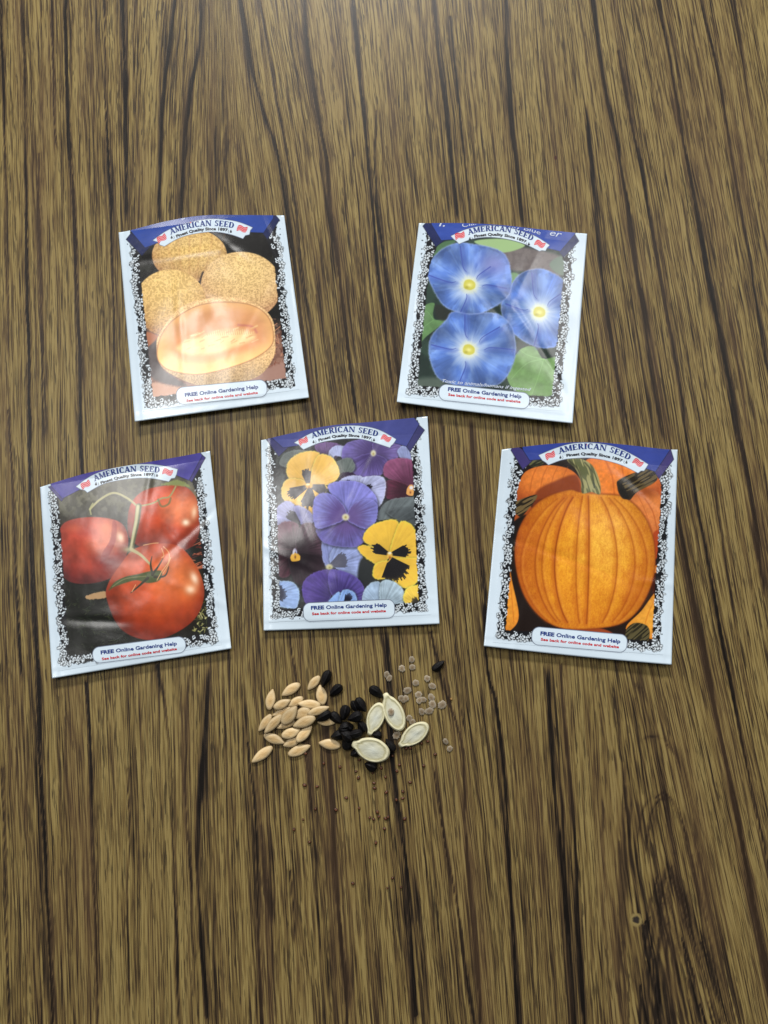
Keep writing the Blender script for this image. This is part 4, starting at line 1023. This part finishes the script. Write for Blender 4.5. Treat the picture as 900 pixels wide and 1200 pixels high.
def bulge(base, mid, bottom, tl, tr, bl, br, ridge=0, cr=.0006, top=0.0):
    def f(a, b, seed):
        a = np.clip(a, -.05, 1.05); b = np.clip(b, -.05, 1.1)
        m = np.clip(np.sin(np.pi*np.clip(a, 0, 1)), 0, 1)**.8*np.clip(np.sin(np.pi*np.clip(b, 0, 1)), 0, 1)**.8
        z = base+mid*m
        z = z+tl*(1-a)**2*np.clip(b, 0, 2)**3+tr*np.clip(a, 0, 2)**2*np.clip(b, 0, 2)**3+bl*(1-a)**2*(1-np.clip(b, 0, 1))**3+br*a*a*(1-np.clip(b, 0, 1))**3
        z = z+bottom*(1-np.clip(b, 0, 1))**5+top*np.clip(b, 0, 1.1)**6*np.sin(np.pi*np.clip(a, 0, 1))
        n = fbm(a*3.2+seed, b*3.2, seed, 2)-.5; n2 = fbm(a*2+b*5+seed, b*1.2-a*4, seed+3, 2)-.5
        z = z+cr*2*n*(.3+m)+cr*1.6*n2*(.2+m)
        z = z+.00030*(fbm(a*8+seed*3, b*6, seed+6, 2)-.5)*(.35+m)
        e = np.minimum(a, 1-a); z = z-.00014*(1-sst(.028, .05, e))-.00014*(1-sst(.03, .055, b))     # glued seams
        q = np.random.default_rng(seed*7)
        for j in range(5):                                   # soft creases
            x0, y0, an, L = q.uniform(.1, .9), q.uniform(.1, .95), q.uniform(0, 3.1), q.uniform(.12, .35)
            t = (a-x0)*math.cos(an)+(b-y0)*math.sin(an); d = -(a-x0)*math.sin(an)+(b-y0)*math.cos(an)
            z = z+.00022*np.exp(-(d/.022)**2)*np.exp(-(t/L)**2)*(1 if j % 2 else -1)
        return np.maximum(z, .0004)
    return f

NB = rgb(34, 58, 132)
PK = []
PK.append(dict(seed=1, zoom=(130, 240, 3.75), corners=[(139, 273), (333, 252), (362, 466), (158, 494)],
    top=[(0, 139, 272.5), (.1, 152, 270), (.3, 196, 259), (.5, 238, 252.5), (.75, 290, 252), (1, 333, 252.5)],
    height=bulge(.0008, .0030, .0022, .001, .0015, .0008, .0005, top=.002), art=art_melon, k=1.0,
    frame=[(72, 150), (150, 895), (814, 800), (738, 62)],
    ribbon_hi=rgb(38, 66, 146), ribbon_lo=rgb(24, 34, 78),
    folds=[[68, 152, 90, 124, 150, 186, 182, 170, 136, 222], [740, 66, 722, 45, 700, 50, 668, 124, 688, 150]],
    ribbons=[([82, 108, 150, 188], [670, 122, 712, 60, 716, 30, 60, 30])],
    ban_up=[185, 156, 250, 112, 330, 82, 430, 63, 520, 68, 572, 80, 622, 100], ban_dn=[235, 182, 300, 145, 370, 126, 450, 118, 520, 128, 580, 148],
    ban_r=[612, 112, 608, 130, 590, 134], ban_l=[216, 176, 208, 164],
    flags=[(223, 147, -.45), (577, 105, .3)], marks=[(267, 144), (527, 118)], dot=(350, 78),
    t1=((262, 131), (395, 95), (538, 103), 25), t2=((289, 144), (395, 114), (513, 117), 17),
    label_box=((288, 842), (686, 804), 38), t3=((325, 843), (648, 806), 22), t4=((332, 866), (646, 830), 15.5),
    extra=[("ui", ((312, 66), (326, 62), 12), .02, 0, M_CREAM, ((300, 62.5), (1, -.2)), 'ribbon')],
    label='seed packet showing a cut cantaloupe and three whole melons, upper left'))
PK.append(dict(seed=2, zoom=(460, 250, 3.75), corners=[(491, 262), (688, 273), (671, 496), (465, 471)],
    top=[(0, 491, 261.5), (.25, 545, 261.5), (.5, 590, 264), (.75, 640, 269.5), (1, 688, 274)],
    height=bulge(.0008, .0016, .0026, .001, .001, .0012, .0012, cr=.0006), art=art_glory, bow=1.0, fade=.05,
    frame=[(138, 60), (64, 796), (736, 856), (806, 130)],
    ribbon_hi=rgb(46, 72, 156), ribbon_lo=rgb(26, 36, 84),
    folds=[[134, 56, 150, 40, 176, 44, 214, 118, 236, 112, 190, 146], [818, 122, 800, 92, 778, 110, 730, 166, 752, 192]],
    ribbons=[([170, 20, 172, 48, 214, 118], [736, 166, 800, 92, 830, 20])],
    ban_up=[257, 100, 320, 72, 400, 55, 480, 57, 560, 76, 630, 102, 690, 140], ban_dn=[292, 134, 350, 112, 420, 104, 500, 112, 580, 134, 646, 166],
    ban_r=[678, 152, 672, 164, 656, 162], ban_l=[282, 122, 270, 114],
    flags=[(296, 97, -.2), (648, 134, .5)], marks=[(340, 113), (599, 136)], dot=(436, 63),
    t1=((333, 95), (468, 78), (612, 121), 24), t2=((360, 107), (470, 99), (586, 131), 16.5),
    label_box=((204, 784), (602, 826), 36), t3=((243, 779), (566, 812), 22), t4=((244, 801), (562, 833), 15.5),
    extra=[("Clarke's H", ((308, 62), (400, 46), (480, 44), 27), .0, 0, M_CREAM, ((300, 45.5), (1, .03)), 'ribbon'),
           ("nly Blue", ((513, 61), (585, 75), (648, 94), 25), .0, 0, M_CREAM, ((440, 50), (1, .115)), 'ribbon'),
           ("er", ((690, 96), (742, 106), 38), .0, .3, M_CREAM, ((700, 78.5), (1, .13)), 'ribbon'),
           ("I,", ((204, 57), (230, 56), 34), .0, .2, M_CREAM, ((300, 45.5), (1, .03)), 'ribbon'),
           ("Toxic to animals/humans if ingested", ((218, 742), (608, 781), 20), .006, .3, M_CREAM, None, 'picture')],
    label='seed packet with three blue morning glory flowers on its front, upper right'))
PK.append(dict(seed=3, zoom=(40, 520, 3.75), corners=[(47, 571), (246, 530), (271, 760), (61, 795)],
    top=[(0, 47, 571), (.2, 75, 562), (.4, 108, 553), (.6, 150, 545.5), (.8, 200, 537), (1, 246, 528.5)],
    height=bulge(.0008, .0028, .0016, .0012, .0022, .0006, .0006, top=.0018), art=art_tomato,
    frame=[(62, 200), (116, 984), (810, 872), (746, 80)],
    ribbon_hi=rgb(72, 66, 146), ribbon_lo=rgb(62, 54, 116),
    folds=[[64, 190, 100, 178, 130, 240, 120, 252], [752, 62, 722, 36, 706, 50, 676, 150, 692, 168]],
    ribbons=[([60, 100, 76, 186, 124, 240], [680, 160, 738, 52, 700, 0])],
    ban_up=[185, 188, 250, 142, 330, 112, 420, 93, 500, 90, 570, 98, 630, 112], ban_dn=[234, 214, 300, 178, 370, 160, 450, 150, 520, 152, 592, 166],
    ban_r=[626, 132, 618, 150, 602, 152], ban_l=[222, 204, 204, 200],
    flags=[(226, 179, -.45), (587, 124, .3)], marks=[(272, 178), (540, 140)], dot=(357, 103),
    t1=((265, 165), (395, 127), (550, 128), 25), t2=((294, 178), (400, 148), (526, 141), 16.5),
    label_box=((257, 932), (666, 880), 36), t3=((293, 925), (628, 884), 22), t4=((298, 951), (628, 906), 15.5),
    label='seed packet showing three red tomatoes on the vine, left of the lower row'))
PK.append(dict(seed=4, zoom=(300, 480, 3.913), corners=[(307, 516), (502, 488), (515, 731), (309, 739)],
    top=[(0, 306, 516), (.2, 340, 508), (.45, 385, 499), (.7, 440, 494), (1, 501, 488)],
    height=bulge(.0008, .0026, .0012, .001, .001, .0004, .0008, cr=.0010), art=art_pansy, bow=.6, fade=.14,
    frame=[(46, 130), (70, 962), (788, 928), (752, 90)],
    ribbon_hi=rgb(66, 72, 136), ribbon_lo=rgb(56, 56, 104),
    folds=[[44, 130, 70, 118, 124, 174, 160, 160, 104, 214], [772, 94, 744, 68, 740, 50, 690, 168, 706, 192]],
    ribbons=[([50, 60, 66, 122, 124, 174], [690, 168, 748, 66, 718, 30])],
    ban_up=[176, 152, 250, 110, 330, 86, 420, 74, 500, 78, 570, 96, 642, 136], ban_dn=[218, 182, 290, 152, 360, 138, 430, 132, 500, 138, 614, 174],
    ban_r=[634, 150, 626, 160, 620, 164], ban_l=[208, 174, 196, 160],
    flags=[(217, 143, -.4), (597, 131, .45)], marks=[(264, 149), (541, 140)], dot=(352, 86),
    t1=((257, 132), (395, 103), (556, 124), 25), t2=((288, 146), (400, 124), (528, 138), 16.5),
    label_box=((217, 930), (636, 912), 43), t3=((252, 917), (600, 903), 23), t4=((257, 942), (596, 928), 16.5),
    label='seed packet showing yellow, lilac and dark pansies, middle of the lower row'))
PK.append(dict(seed=5, zoom=(560, 510, 3.75), corners=[(588, 527), (794, 526), (787, 779), (567, 757)],
    top=[(0, 588, 527), (.1, 606, 524.5), (.3, 648, 520), (.5, 692, 518), (.7, 735, 521.5), (.9, 775, 526), (1, 794, 527)],
    height=bulge(.0008, .0012, .0014, .0030, .001, .0008, .0014, cr=.0005), art=art_pumpkin, bow=1.0,
    frame=[(148, 60), (78, 898), (802, 952), (856, 110)],
    ribbon_hi=rgb(46, 64, 146), ribbon_lo=rgb(60, 52, 110),
    folds=[[146, 66, 160, 40, 196, 64, 238, 112, 226, 124, 198, 150], [860, 106, 846, 60, 836, 64, 770, 150, 796, 190]],
    ribbons=[([190, 30, 200, 66, 228, 110], [780, 160, 842, 66, 842, 20])],
    ban_up=[268, 88, 340, 58, 410, 38, 480, 33, 550, 40, 620, 58, 690, 92, 748, 128], ban_dn=[310, 130, 370, 108, 430, 100, 500, 100, 570, 112, 640, 134, 704, 166],
    ban_r=[738, 144, 730, 156, 716, 156], ban_l=[300, 120, 284, 110],
    flags=[(318, 88, -.35), (704, 120, .6)], marks=[(363, 98), (653, 120)], dot=(478, 42),
    t1=((357, 82), (510, 62), (664, 110), 25), t2=((390, 95), (500, 88), (634, 118), 16.5),
    label_box=((237, 880), (656, 917), 40), t3=((274, 878), (626, 914), 23), t4=((276, 902), (620, 936), 16.5),
    label='seed packet showing a large orange pumpkin, right of the lower row'))
import os
for c in PK: packet(c)

# ------------------------------------------------------------------ seeds
def outline(kind, t):
    """half width (1 = half of length) along s in 0..1, tip at 0"""
    s = t
    if kind == 'melon': return (np.clip(s, 0, 1)**.52)*(np.clip(1-s, 0, 1)**.36)*(1+.45*np.sin(np.pi*s))
    if kind == 'disc': return (np.clip(s, 0, 1)**.55)*(np.clip(1-s, 0, 1)**.5)
    if kind == 'pumpkin': return (np.clip(s, 0, 1)**.62)*(np.clip(1-s, 0, 1)**.44)*(1+.2*np.sin(np.pi*s))*(1-.2*np.exp(-((s-.10)/.06)**2))+.06*np.exp(-(s/.06)**2)*np.clip(s/.004, 0, 1)
    return (np.clip(s, 0, 1)**.85)*(np.clip(1-s, 0, 1)**.5)

def seed_mesh(name, kind, thick, mat, seed, nr=9, nt=40, rim=False, bend=0.0, lumpy=.0, keel=0.0):
    """unit seed: length 1 along x (tip at x=-.5), width 1 along y, sitting on z=0"""
    n = nt//2
    q = (1-np.cos(np.linspace(0, np.pi, n+1)))/2
    w = outline(kind, q); w = w/w.max()*.5
    P = np.concatenate([np.stack([q-.5, w], 1), np.stack([q-.5, -w], 1)[::-1][1:-1]])
    r = np.random.default_rng(seed); N = len(P)
    P = P*(1+lumpy*(r.random(N)-.5))[:, None]
    c0 = np.array([.05, 0]); V = []; rad = []
    levels = np.sin(np.linspace(0, np.pi/2, nr+1))[1:]
    for sgn in (1, -1):
        V.append((c0[0], c0[1], 0)); rad.append(0)
        V[-1] = (c0[0], c0[1], sgn)
        rad[-1] = 0
        for l in levels:
            for p in P:
                x, y = c0+(p-c0)*l; V.append((x, y, sgn)); rad.append(l)
    V = np.array(V); rad = np.array(rad)
    prof = np.sqrt(np.clip(1-rad**2.6, 0, 1))
    if rim:
        prof = .62*np.sqrt(np.clip(1-rad**8, 0, 1))+.30*np.exp(-((rad-.87)/.07)**2)+.14*np.exp(-(rad/.55)**2)
    top = V[:, 2] > 0
    z = np.where(top, prof, -prof*.55)*thick*.5
    if keel: z = np.where(top, z*(1+keel*np.exp(-(V[:, 1]/.16)**2)), z)
    z = z+(vnoise(V[:, 0]*6+seed, V[:, 1]*6, seed)-.5)*thick*.16*(1-rad)
    x, y = V[:, 0], V[:, 1]+bend*(1-(2*V[:, 0])**2)*.25
    z = z+bend*0
    z -= z.min()
    nl = len(levels); faces = []
    for s_, b in ((1, 0), (-1, 1+nl*N)):
        for k in range(N):
            k2 = (k+1) % N; f = (b, b+1+k, b+1+k2); faces.append(f if s_ < 0 else f[::-1])
            for l in range(nl-1):
                a = b+1+l*N
                f = (a+k, a+N+k, a+N+k2, a+k2); faces.append(f if s_ < 0 else f[::-1])
    # share the rim: connect outer rings
    a = 1+(nl-1)*N; b2 = 1+nl*N+1+(nl-1)*N
    for k in range(N):
        k2 = (k+1) % N; faces.append((a+k, a+k2, b2+k2, b2+k))
    me = bpy.data.meshes.new(name); me.from_pydata([tuple(v) for v in np.stack([x, y, z], 1)], [], faces); me.update()
    bm = bmesh.new(); bm.from_mesh(me); bmesh.ops.remove_doubles(bm, verts=bm.verts, dist=1e-5); bmesh.ops.recalc_face_normals(bm, faces=bm.faces); bm.to_mesh(me); bm.free()
    co = np.zeros(len(me.vertices)*3); me.vertices.foreach_get('co', co); co = co.reshape(-1, 3)
    # radial attribute for the rim colour
    ang = np.arctan2(co[:, 1]-bend*(1-(2*co[:, 0])**2)*.25, co[:, 0]-.05); pa = np.arctan2(P[:, 1], P[:, 0]-.05); pr = np.hypot(P[:, 0]-.05, P[:, 1])
    o_ = np.argsort(pa); R = np.interp(ang, pa[o_], pr[o_], period=2*np.pi); rr = np.hypot(co[:, 0]-.05, co[:, 1]-bend*(1-(2*co[:, 0])**2)*.25)/R
    at = me.attributes.new('rad', 'FLOAT', 'POINT'); at.data.foreach_set('value', rr.astype(np.float32))
    me.polygons.foreach_set('use_smooth', np.ones(len(me.polygons), bool)); me.materials.append(mat)
    return me

def mat_seed(name, stops, rough, bumpsc, bumpd, spec=.4, sss=0.0, var=.25, nsc=9):
    k = NT(name)
    a = k.n('ShaderNodeAttribute', attribute_name='rad')
    oi = k.n('ShaderNodeObjectInfo')
    gc = k.coord('Object')
    mp = k.n('ShaderNodeVectorMath', operation='ADD'); k.l(gc, mp.inputs[0]); k.l(oi.outputs['Random'], mp.inputs[1])
    n = k.noise(mp.outputs[0], nsc, 3, .6)
    f = k.math('ADD', a.outputs['Fac'], k.math('MULTIPLY', k.math('SUBTRACT', n, .5), .35), clamp=True)
    c = k.ramp(f, stops)
    n2 = k.noise(mp.outputs[0], nsc*.4, 2)
    g = k.math('ADD', k.math('MULTIPLY_ADD', n2, var, 1-var*.5), k.math('MULTIPLY', k.math('SUBTRACT', oi.outputs['Random'], .5), var*.7))
    v = k.n('ShaderNodeVectorMath', operation='SCALE'); k.l(c, v.inputs[0]); k.l(g, v.inputs['Scale'])
    k.l(v.outputs[0], k.b.inputs['Base Color'])
    k.b.inputs['Roughness'].default_value = rough; k.b.inputs['Specular IOR Level'].default_value = spec
    if sss: k.b.inputs['Subsurface Weight'].default_value = sss; k.b.inputs['Subsurface Radius'].default_value = (.0008, .0005, .0003); k.b.inputs['Subsurface Scale'].default_value = 1
    k.bump(k.noise(mp.outputs[0], bumpsc, 3, .6), .4, bumpd)
    return k
M_MEL = mat_seed('tan_melon_seed_coat', [(0, (.54, .35, .145)), (.45, (.57, .40, .19)), (.8, (.60, .46, .26)), (1, (.42, .30, .15))], .45, 14, .0003, .45, var=.5, nsc=3).m
M_BLK = mat_seed('black_seed_coat', [(0, (.005, .005, .006)), (1, (.009, .008, .008))], .45, 22, .0003, .1).m
M_PUM = mat_seed('cream_pumpkin_seed_coat', [(0, (.56, .58, .50)), (.62, (.55, .54, .40)), (.76, (.42, .39, .22)), (.86, (.66, .63, .43)), (1, (.60, .56, .36))], .5, 12, .0003, .4, var=.14, nsc=5).m
kt = mat_seed('fuzzy_tomato_seed_coat', [(0, (.20, .135, .075)), (.45, (.26, .20, .125)), (.75, (.33, .275, .20)), (1, (.38, .33, .25))], .7, 16, .0006, .3, var=.5, nsc=4)
tr = kt.n('ShaderNodeBsdfTransparent'); mx = kt.n('ShaderNodeMixShader'); mx.inputs[0].default_value = .12
kt.l(kt.b.outputs[0], mx.inputs[1]); kt.l(tr.outputs[0], mx.inputs[2]); kt.l(mx.outputs[0], kt.t.nodes['Material Output'].inputs['Surface'])
M_TOM = kt.m
M_PAN = mat_seed('brown_pansy_seed_coat', [(0, (.13, .046, .016)), (.6, (.08, .027, .010)), (1, (.022, .009, .005))], .4, 8, .0002, .4, var=.5).m

def place(name, me, p0, p1, w, thick, z, label, cat, group, tilt=(0, 0)):
    """tip p0, blunt end p1 (frame units), width w"""
    A0, A1 = on_table(p0[0], p0[1], z)[0], on_table(p1[0], p1[1], z)[0]
    L = np.linalg.norm(A1-A0); mid = (A0+A1)/2
    a = on_table((p0[0]+p1[0])/2, (p0[1]+p1[1])/2)[0]; b = on_table((p0[0]+p1[0])/2+w, (p0[1]+p1[1])/2)[0]
    o = bpy.data.objects.new(name, me); COL.objects.link(o)
    o.location = (mid[0], mid[1], z); o.scale = (L, abs(b[0]-a[0]), thick)
    o.rotation_euler = (tilt[0], tilt[1], math.atan2(A1[1]-A0[1], A1[0]-A0[0]))
    o['label'] = label; o['category'] = cat; o['group'] = group
    return o

mel = [seed_mesh('melon_seed', 'melon', 1.0, M_MEL, 11+k, bend=b) for k, b in enumerate((0, .12, -.12, .06))]
ZR = (290, 780, 7.5)
def zr(R, x, y): return (R[0]+x/R[2], R[1]+y/R[2])
MS = [  # tip, end, width, level, own label
 ((38, 850), (222, 712), 78, 0, 'tan melon seed lying alone at the lower left corner of the tan heap'),
 ((302, 265), (465, 160), 78, 0, 'tan melon seed lying free above the tan heap, tip down left'),
 ((225, 205), (190, 390), 78, 0, 'tan melon seed standing almost upright at the upper left of the heap'),
 ((530, 215), (637, 92), 68, 0, 'short tan melon seed beside the topmost black seed, with a darker middle'),
 ((638, 168), (665, 347), 88, 0, 'tan melon seed with its tip tucked under the topmost black seed'),
 ((380, 302), (230, 372), 72, 1, ''), ((352, 358), (492, 280), 70, 0, ''), ((440, 335), (645, 345), 72, 1, ''),
 ((722, 362), (528, 425), 66, 2, 'long tan melon seed at the right end of the heap touching a black seed'),
 ((413, 460), (556, 385), 88, 1, ''), ((218, 440), (390, 372), 62, 0, ''),
 ((437, 355), (305, 512), 98, 2, 'broad tan melon seed lying on top in the middle of the heap'),
 ((400, 535), (600, 455), 84, 2, ''), ((256, 550), (425, 490), 60, 0, ''),
 ((98, 578), (212, 428), 68, 0, 'tan melon seed at the left edge of the heap, tip down'),
 ((150, 594), (302, 432), 74, 1, ''), ((332, 680), (145, 608), 76, 0, ''), ((467, 562), (300, 618), 82, 1, ''),
 ((315, 705), (460, 640), 74, 0, ''), ((567, 528), (432, 668), 78, 1, ''),
 ((556, 702), (357, 782), 80, 0, 'tan melon seed lying along the bottom edge of the heap'),
 ((625, 678), (820, 706), 82, 0, 'tan melon seed lying level on its own below the black seeds'),
 ((778, 500), (610, 480), 74, 0, 'tan melon seed half covered by a black seed')]
for k, (a, b, w, lv, lab) in enumerate(MS):
    place('melon_seed', mel[k % 4], zr(ZR, *a), zr(ZR, *b), w/7.5*1.12, .0019, .00005+lv*.0011, lab or 'tan melon seed lying packed within the overlapping middle of the tan heap', 'seed', 'tan melon seeds in a loose heap',
          (0, 0) if lv == 0 else (random.Random(k).uniform(-.12, .12), random.Random(k+9).uniform(-.1, .1)))

blk = [seed_mesh('black_seed', 'black', 1.0, M_BLK, 31+k, bend=b, keel=.5, lumpy=.03) for k, b in enumerate((0, .15, -.12))]
Z2 = (370, 780, 11.25); Z3 = (370, 840, 11.25); Z5 = (440, 820, 9.0); Z4 = (430, 760, 8.18)
BS = [(Z2, (80, 280), (178, 58), 112, .0006, 'black seed resting on the tip of a tan seed, topmost of the dark ones left'),
 (Z2, (188, 405), (352, 262), 112, 0, 'black seed lying alone between the tan heap and the black pile'),
 (Z2, (888, 420), (705, 290), 118, 0, 'black seed lying alone just up left of the cream pumpkin seeds'),
 (Z2, (5, 728), (205, 615), 110, .0012, 'black seed lying across a tan melon seed at the left of the pile'),
 (Z2, (345, 755), (205, 612), 112, 0, ''), (Z2, (350, 720), (405, 515), 122, .0004, 'upright black seed at the top left of the black pile'),
 (Z2, (545, 625), (478, 460), 88, 0, ''), (Z2, (672, 605), (535, 425), 122, .0012, ''), (Z2, (420, 715), (615, 640), 122, .002, ''),
 (Z2, (560, 720), (655, 868), 112, .0004, ''), (Z2, (300, 830), (450, 790), 104, .001, ''), (Z2, (350, 740), (490, 850), 110, 0, ''),
 (Z3, (196, 268), (380, 210), 112, 0, 'black seed poking out at the left edge of the black pile'), (Z3, (370, 270), (440, 432), 132, 0, ''), (Z3, (410, 250), (620, 205), 104, .0016, ''),
 (Z3, (300, 145), (440, 150), 104, .0008, ''), (Z3, (745, 240), (875, 245), 96, 0, 'black seed showing between two cream pumpkin seeds'),
 (Z3, (455, 505), (570, 440), 92, 0, ''), (Z3, (640, 615), (805, 680), 122, 0, 'black seed sticking out below the lowest pumpkin seed'),
 (Z3, (330, 190), (480, 300), 120, .002, ''), (Z5, (112, 405), (205, 540), 86, 0, 'black seed lying between the lowest and rightmost pumpkin seeds'),
 (Z4, (742, 112), (622, 208), 66, 0, 'crescent shaped black seed lying alone above the tomato seeds')]
for k, (Z, a, b, w, z, lab) in enumerate(BS):
    place('morning_glory_seed', blk[1 if k == len(BS)-1 else k % 3], zr(Z, *a), zr(Z, *b), w/Z[2]*1.15, .0034 if k < len(BS)-1 else .0028, .00005+z, lab or 'black seed lying packed inside the dense black pile', 'seed', 'black seeds piled beside the tan ones', (random.Random(k).uniform(-.2, .2), 0))

pum = [seed_mesh('pumpkin_seed', 'pumpkin', 1.0, M_PUM, 51+k, nr=16, nt=64, rim=True) for k in range(4)]
for k, (a, b, w, z, lab) in enumerate([((432.6, 861.5), (446.5, 823.5), 20.5, .0005, 'cream pumpkin seed leaning up from the black pile, leftmost of the upper two'),
    ((451, 812), (470.5, 856), 23.5, .0003, 'cream pumpkin seed with a small tomato seed lying on it'),
    ((467.5, 874), (501.5, 848.5), 21.5, .0005, 'cream pumpkin seed furthest right, tip pointing down left'),
    ((412.5, 871), (456.5, 884.5), 27, .0022, 'largest cream pumpkin seed, with a greyish middle, over the black pile')]):
    place('pumpkin_seed', pum[k % 4], a, b, w, .0030, z, lab, 'seed', 'cream pumpkin seeds', ((.06, -.03) if k == 3 else (0, 0)))

tom = [seed_mesh('tomato_seed', 'disc', 1.0, M_TOM, 71+k, nr=7, nt=26, lumpy=.26) for k in range(4)]
TS = [(430, 105, 37), (435, 178, 35), (335, 192, 36), (190, 250, 34), (215, 283, 34), (468, 328, 38), (578, 288, 36), (628, 360, 40), (388, 402, 38), (330, 475, 32), (372, 478, 36), (345, 500, 26),
      (493, 442, 36), (505, 495, 36), (545, 490, 34), (615, 468, 38), (628, 535, 42), (718, 540, 44), (525, 605, 40), (595, 600, 42), (405, 665, 32), (435, 705, 36), (285, 830, 46)]
pts = [(*zr(Z4, x, y), r/8.18, 0) for x, y, r in TS]+[(*zr(Z4, 232, 608), 4.4, .0024), (*zr(Z5, 740, 440), 4.0, 0), (*zr(Z5, 782, 515), 4.0, 0)]
own = {23: 'greyish tomato seed lying on top of a cream pumpkin seed', 24: 'upper of two greyish tomato seeds lying apart at the far right', 25: 'lower of two greyish tomato seeds lying apart at the far right',
       0: 'greyish tomato seed furthest up the table', 2: 'greyish tomato seed lying alone left of the topmost pair', 3: 'upper left half of a joined pair of tomato seeds nearest the black seed', 4: 'lower right half of a joined pair of tomato seeds nearest the black seed',
       17: 'greyish tomato seed with a pointed corner at the right of its cluster', 22: 'greyish tomato seed between the pumpkin seeds with a brown middle', 5: 'pale tomato seed lying alone in the middle of its group', 1: 'greyish tomato seed directly below the topmost one'}
R_ = lambda q: random.Random(q*13+1).uniform(.82, 1.08)
for k, (x, y, r, z) in enumerate(pts):
    a = random.Random(k+3).uniform(0, 6.28); dx, dy = math.cos(a)*r*R_(k)*1.0, math.sin(a)*r*R_(k)*1.0
    place('tomato_seed', tom[k % 4], (x-dx, y-dy), (x+dx, y+dy), r*1.75*R_(k+7), .00075, .00005+z, own.get(k, 'small greyish fuzzy tomato seed in the scatter right of the pumpkin seeds'), 'seed', 'greyish tomato seeds')

pan = [seed_mesh('pansy_seed', 'disc', 1.0, M_PAN, 91+k, nr=5, nt=16) for k in range(2)]
Z6 = (340, 890, 5.625)
PS = [(Z6, *p) for p in [(222,25),(328,48),(435,78),(450,120),(457,2),(95,168),(178,178),(370,252),(167,325),(302,330),(86,395),(26,460),(128,543),(455,320),(600,55),(628,115),(552,155),(556,188),(634,215),(545,85),(720,35),(703,75),(790,150),(742,210),(742,255),(700,265),(575,345),(585,375),(525,382),(550,392),(628,388),(645,378),(622,455),(565,547),(755,390),(413,815),(674,780),(880,40),(640,845),(730,840)]]
PS += [(Z5, *p) for p in [(180,590),(550,438),(485,458),(630,575),(510,695),(325,512),(365,505)]]+[(ZR, 510, 770), (Z4, 808, 485)]
ownp = {7: 'darkest tiny brown pansy seed lying alone left of centre', 35: 'tiny brown pansy seed lying alone far down the table', 11: 'tiny brown pansy seed furthest left of all', 12: 'tiny brown pansy seed at the lower left of the scatter', 33: 'tiny brown pansy seed lying alone just below the small clump',
        48: 'tiny golden tan seed crumb lying right of the tomato seeds', 47: 'tiny brown pansy seed touching the underside of the tan seed heap'}
M_GOLD = mat_seed('golden_seed_crumb', [(0, (.34, .20, .06)), (1, (.28, .15, .05))], .5, 8, .0002).m
for k, (Z, x, y) in enumerate(PS):
    px, py = zr(Z, x, y); R = random.Random(k+50); a = R.uniform(0, 3.14); r = R.uniform(1.9, 2.7)*(.7 if k in (38, 39, 48, 10) else 1)
    me = pan[k % 2]
    if k == 48: me = me.copy(); me.materials.clear(); me.materials.append(M_GOLD)
    place('pansy_seed', me, (px-math.cos(a)*r, py-math.sin(a)*r), (px+math.cos(a)*r, py+math.sin(a)*r), r*1.45, .0010, .00003, ownp.get(k, 'tiny brown pansy seed in the loose scatter below the pumpkin seeds'), 'seed', 'tiny brown pansy seeds')

# ------------------------------------------------------------------ light
w = bpy.data.worlds.new('World'); scene.world = w; w.use_nodes = True
bg = w.node_tree.nodes['Background']; bg.inputs[0].default_value = (.86, .94, 1.0, 1); bg.inputs[1].default_value = .13
def area(name, loc, sx, sy, power, target, col=(1, .98, .95)):
    l = bpy.data.lights.new(name, 'AREA'); l.shape = 'RECTANGLE'; l.size = sx; l.size_y = sy; l.energy = power; l.color = col
    o = bpy.data.objects.new(name, l); COL.objects.link(o); o.location = loc
    d = Vector(target)-Vector(loc); o.rotation_euler = d.to_track_quat('-Z', 'Y').to_euler(); return o
area('ceiling_lamp', (-.50, .75, 1.5), .26, .18, 3.2, (0, .1, 0))
area('ceiling_lamp', (-.69, .46, 1.5), .55, .34, 7.5, (0, .1, 0))
area('ceiling_lamp', (.74, .90, 1.5), .60, .34, 6.0, (0, .1, 0))
area('ceiling_lamp', (-.1, 3.25, 1.8), 1.2, .4, 150, (0, .1, 0))
scene.view_settings.view_transform = 'Standard'; scene.view_settings.look = 'None'
scene.view_settings.exposure = 0; scene.view_settings.gamma = 1
scene.cycles.max_bounces = 6
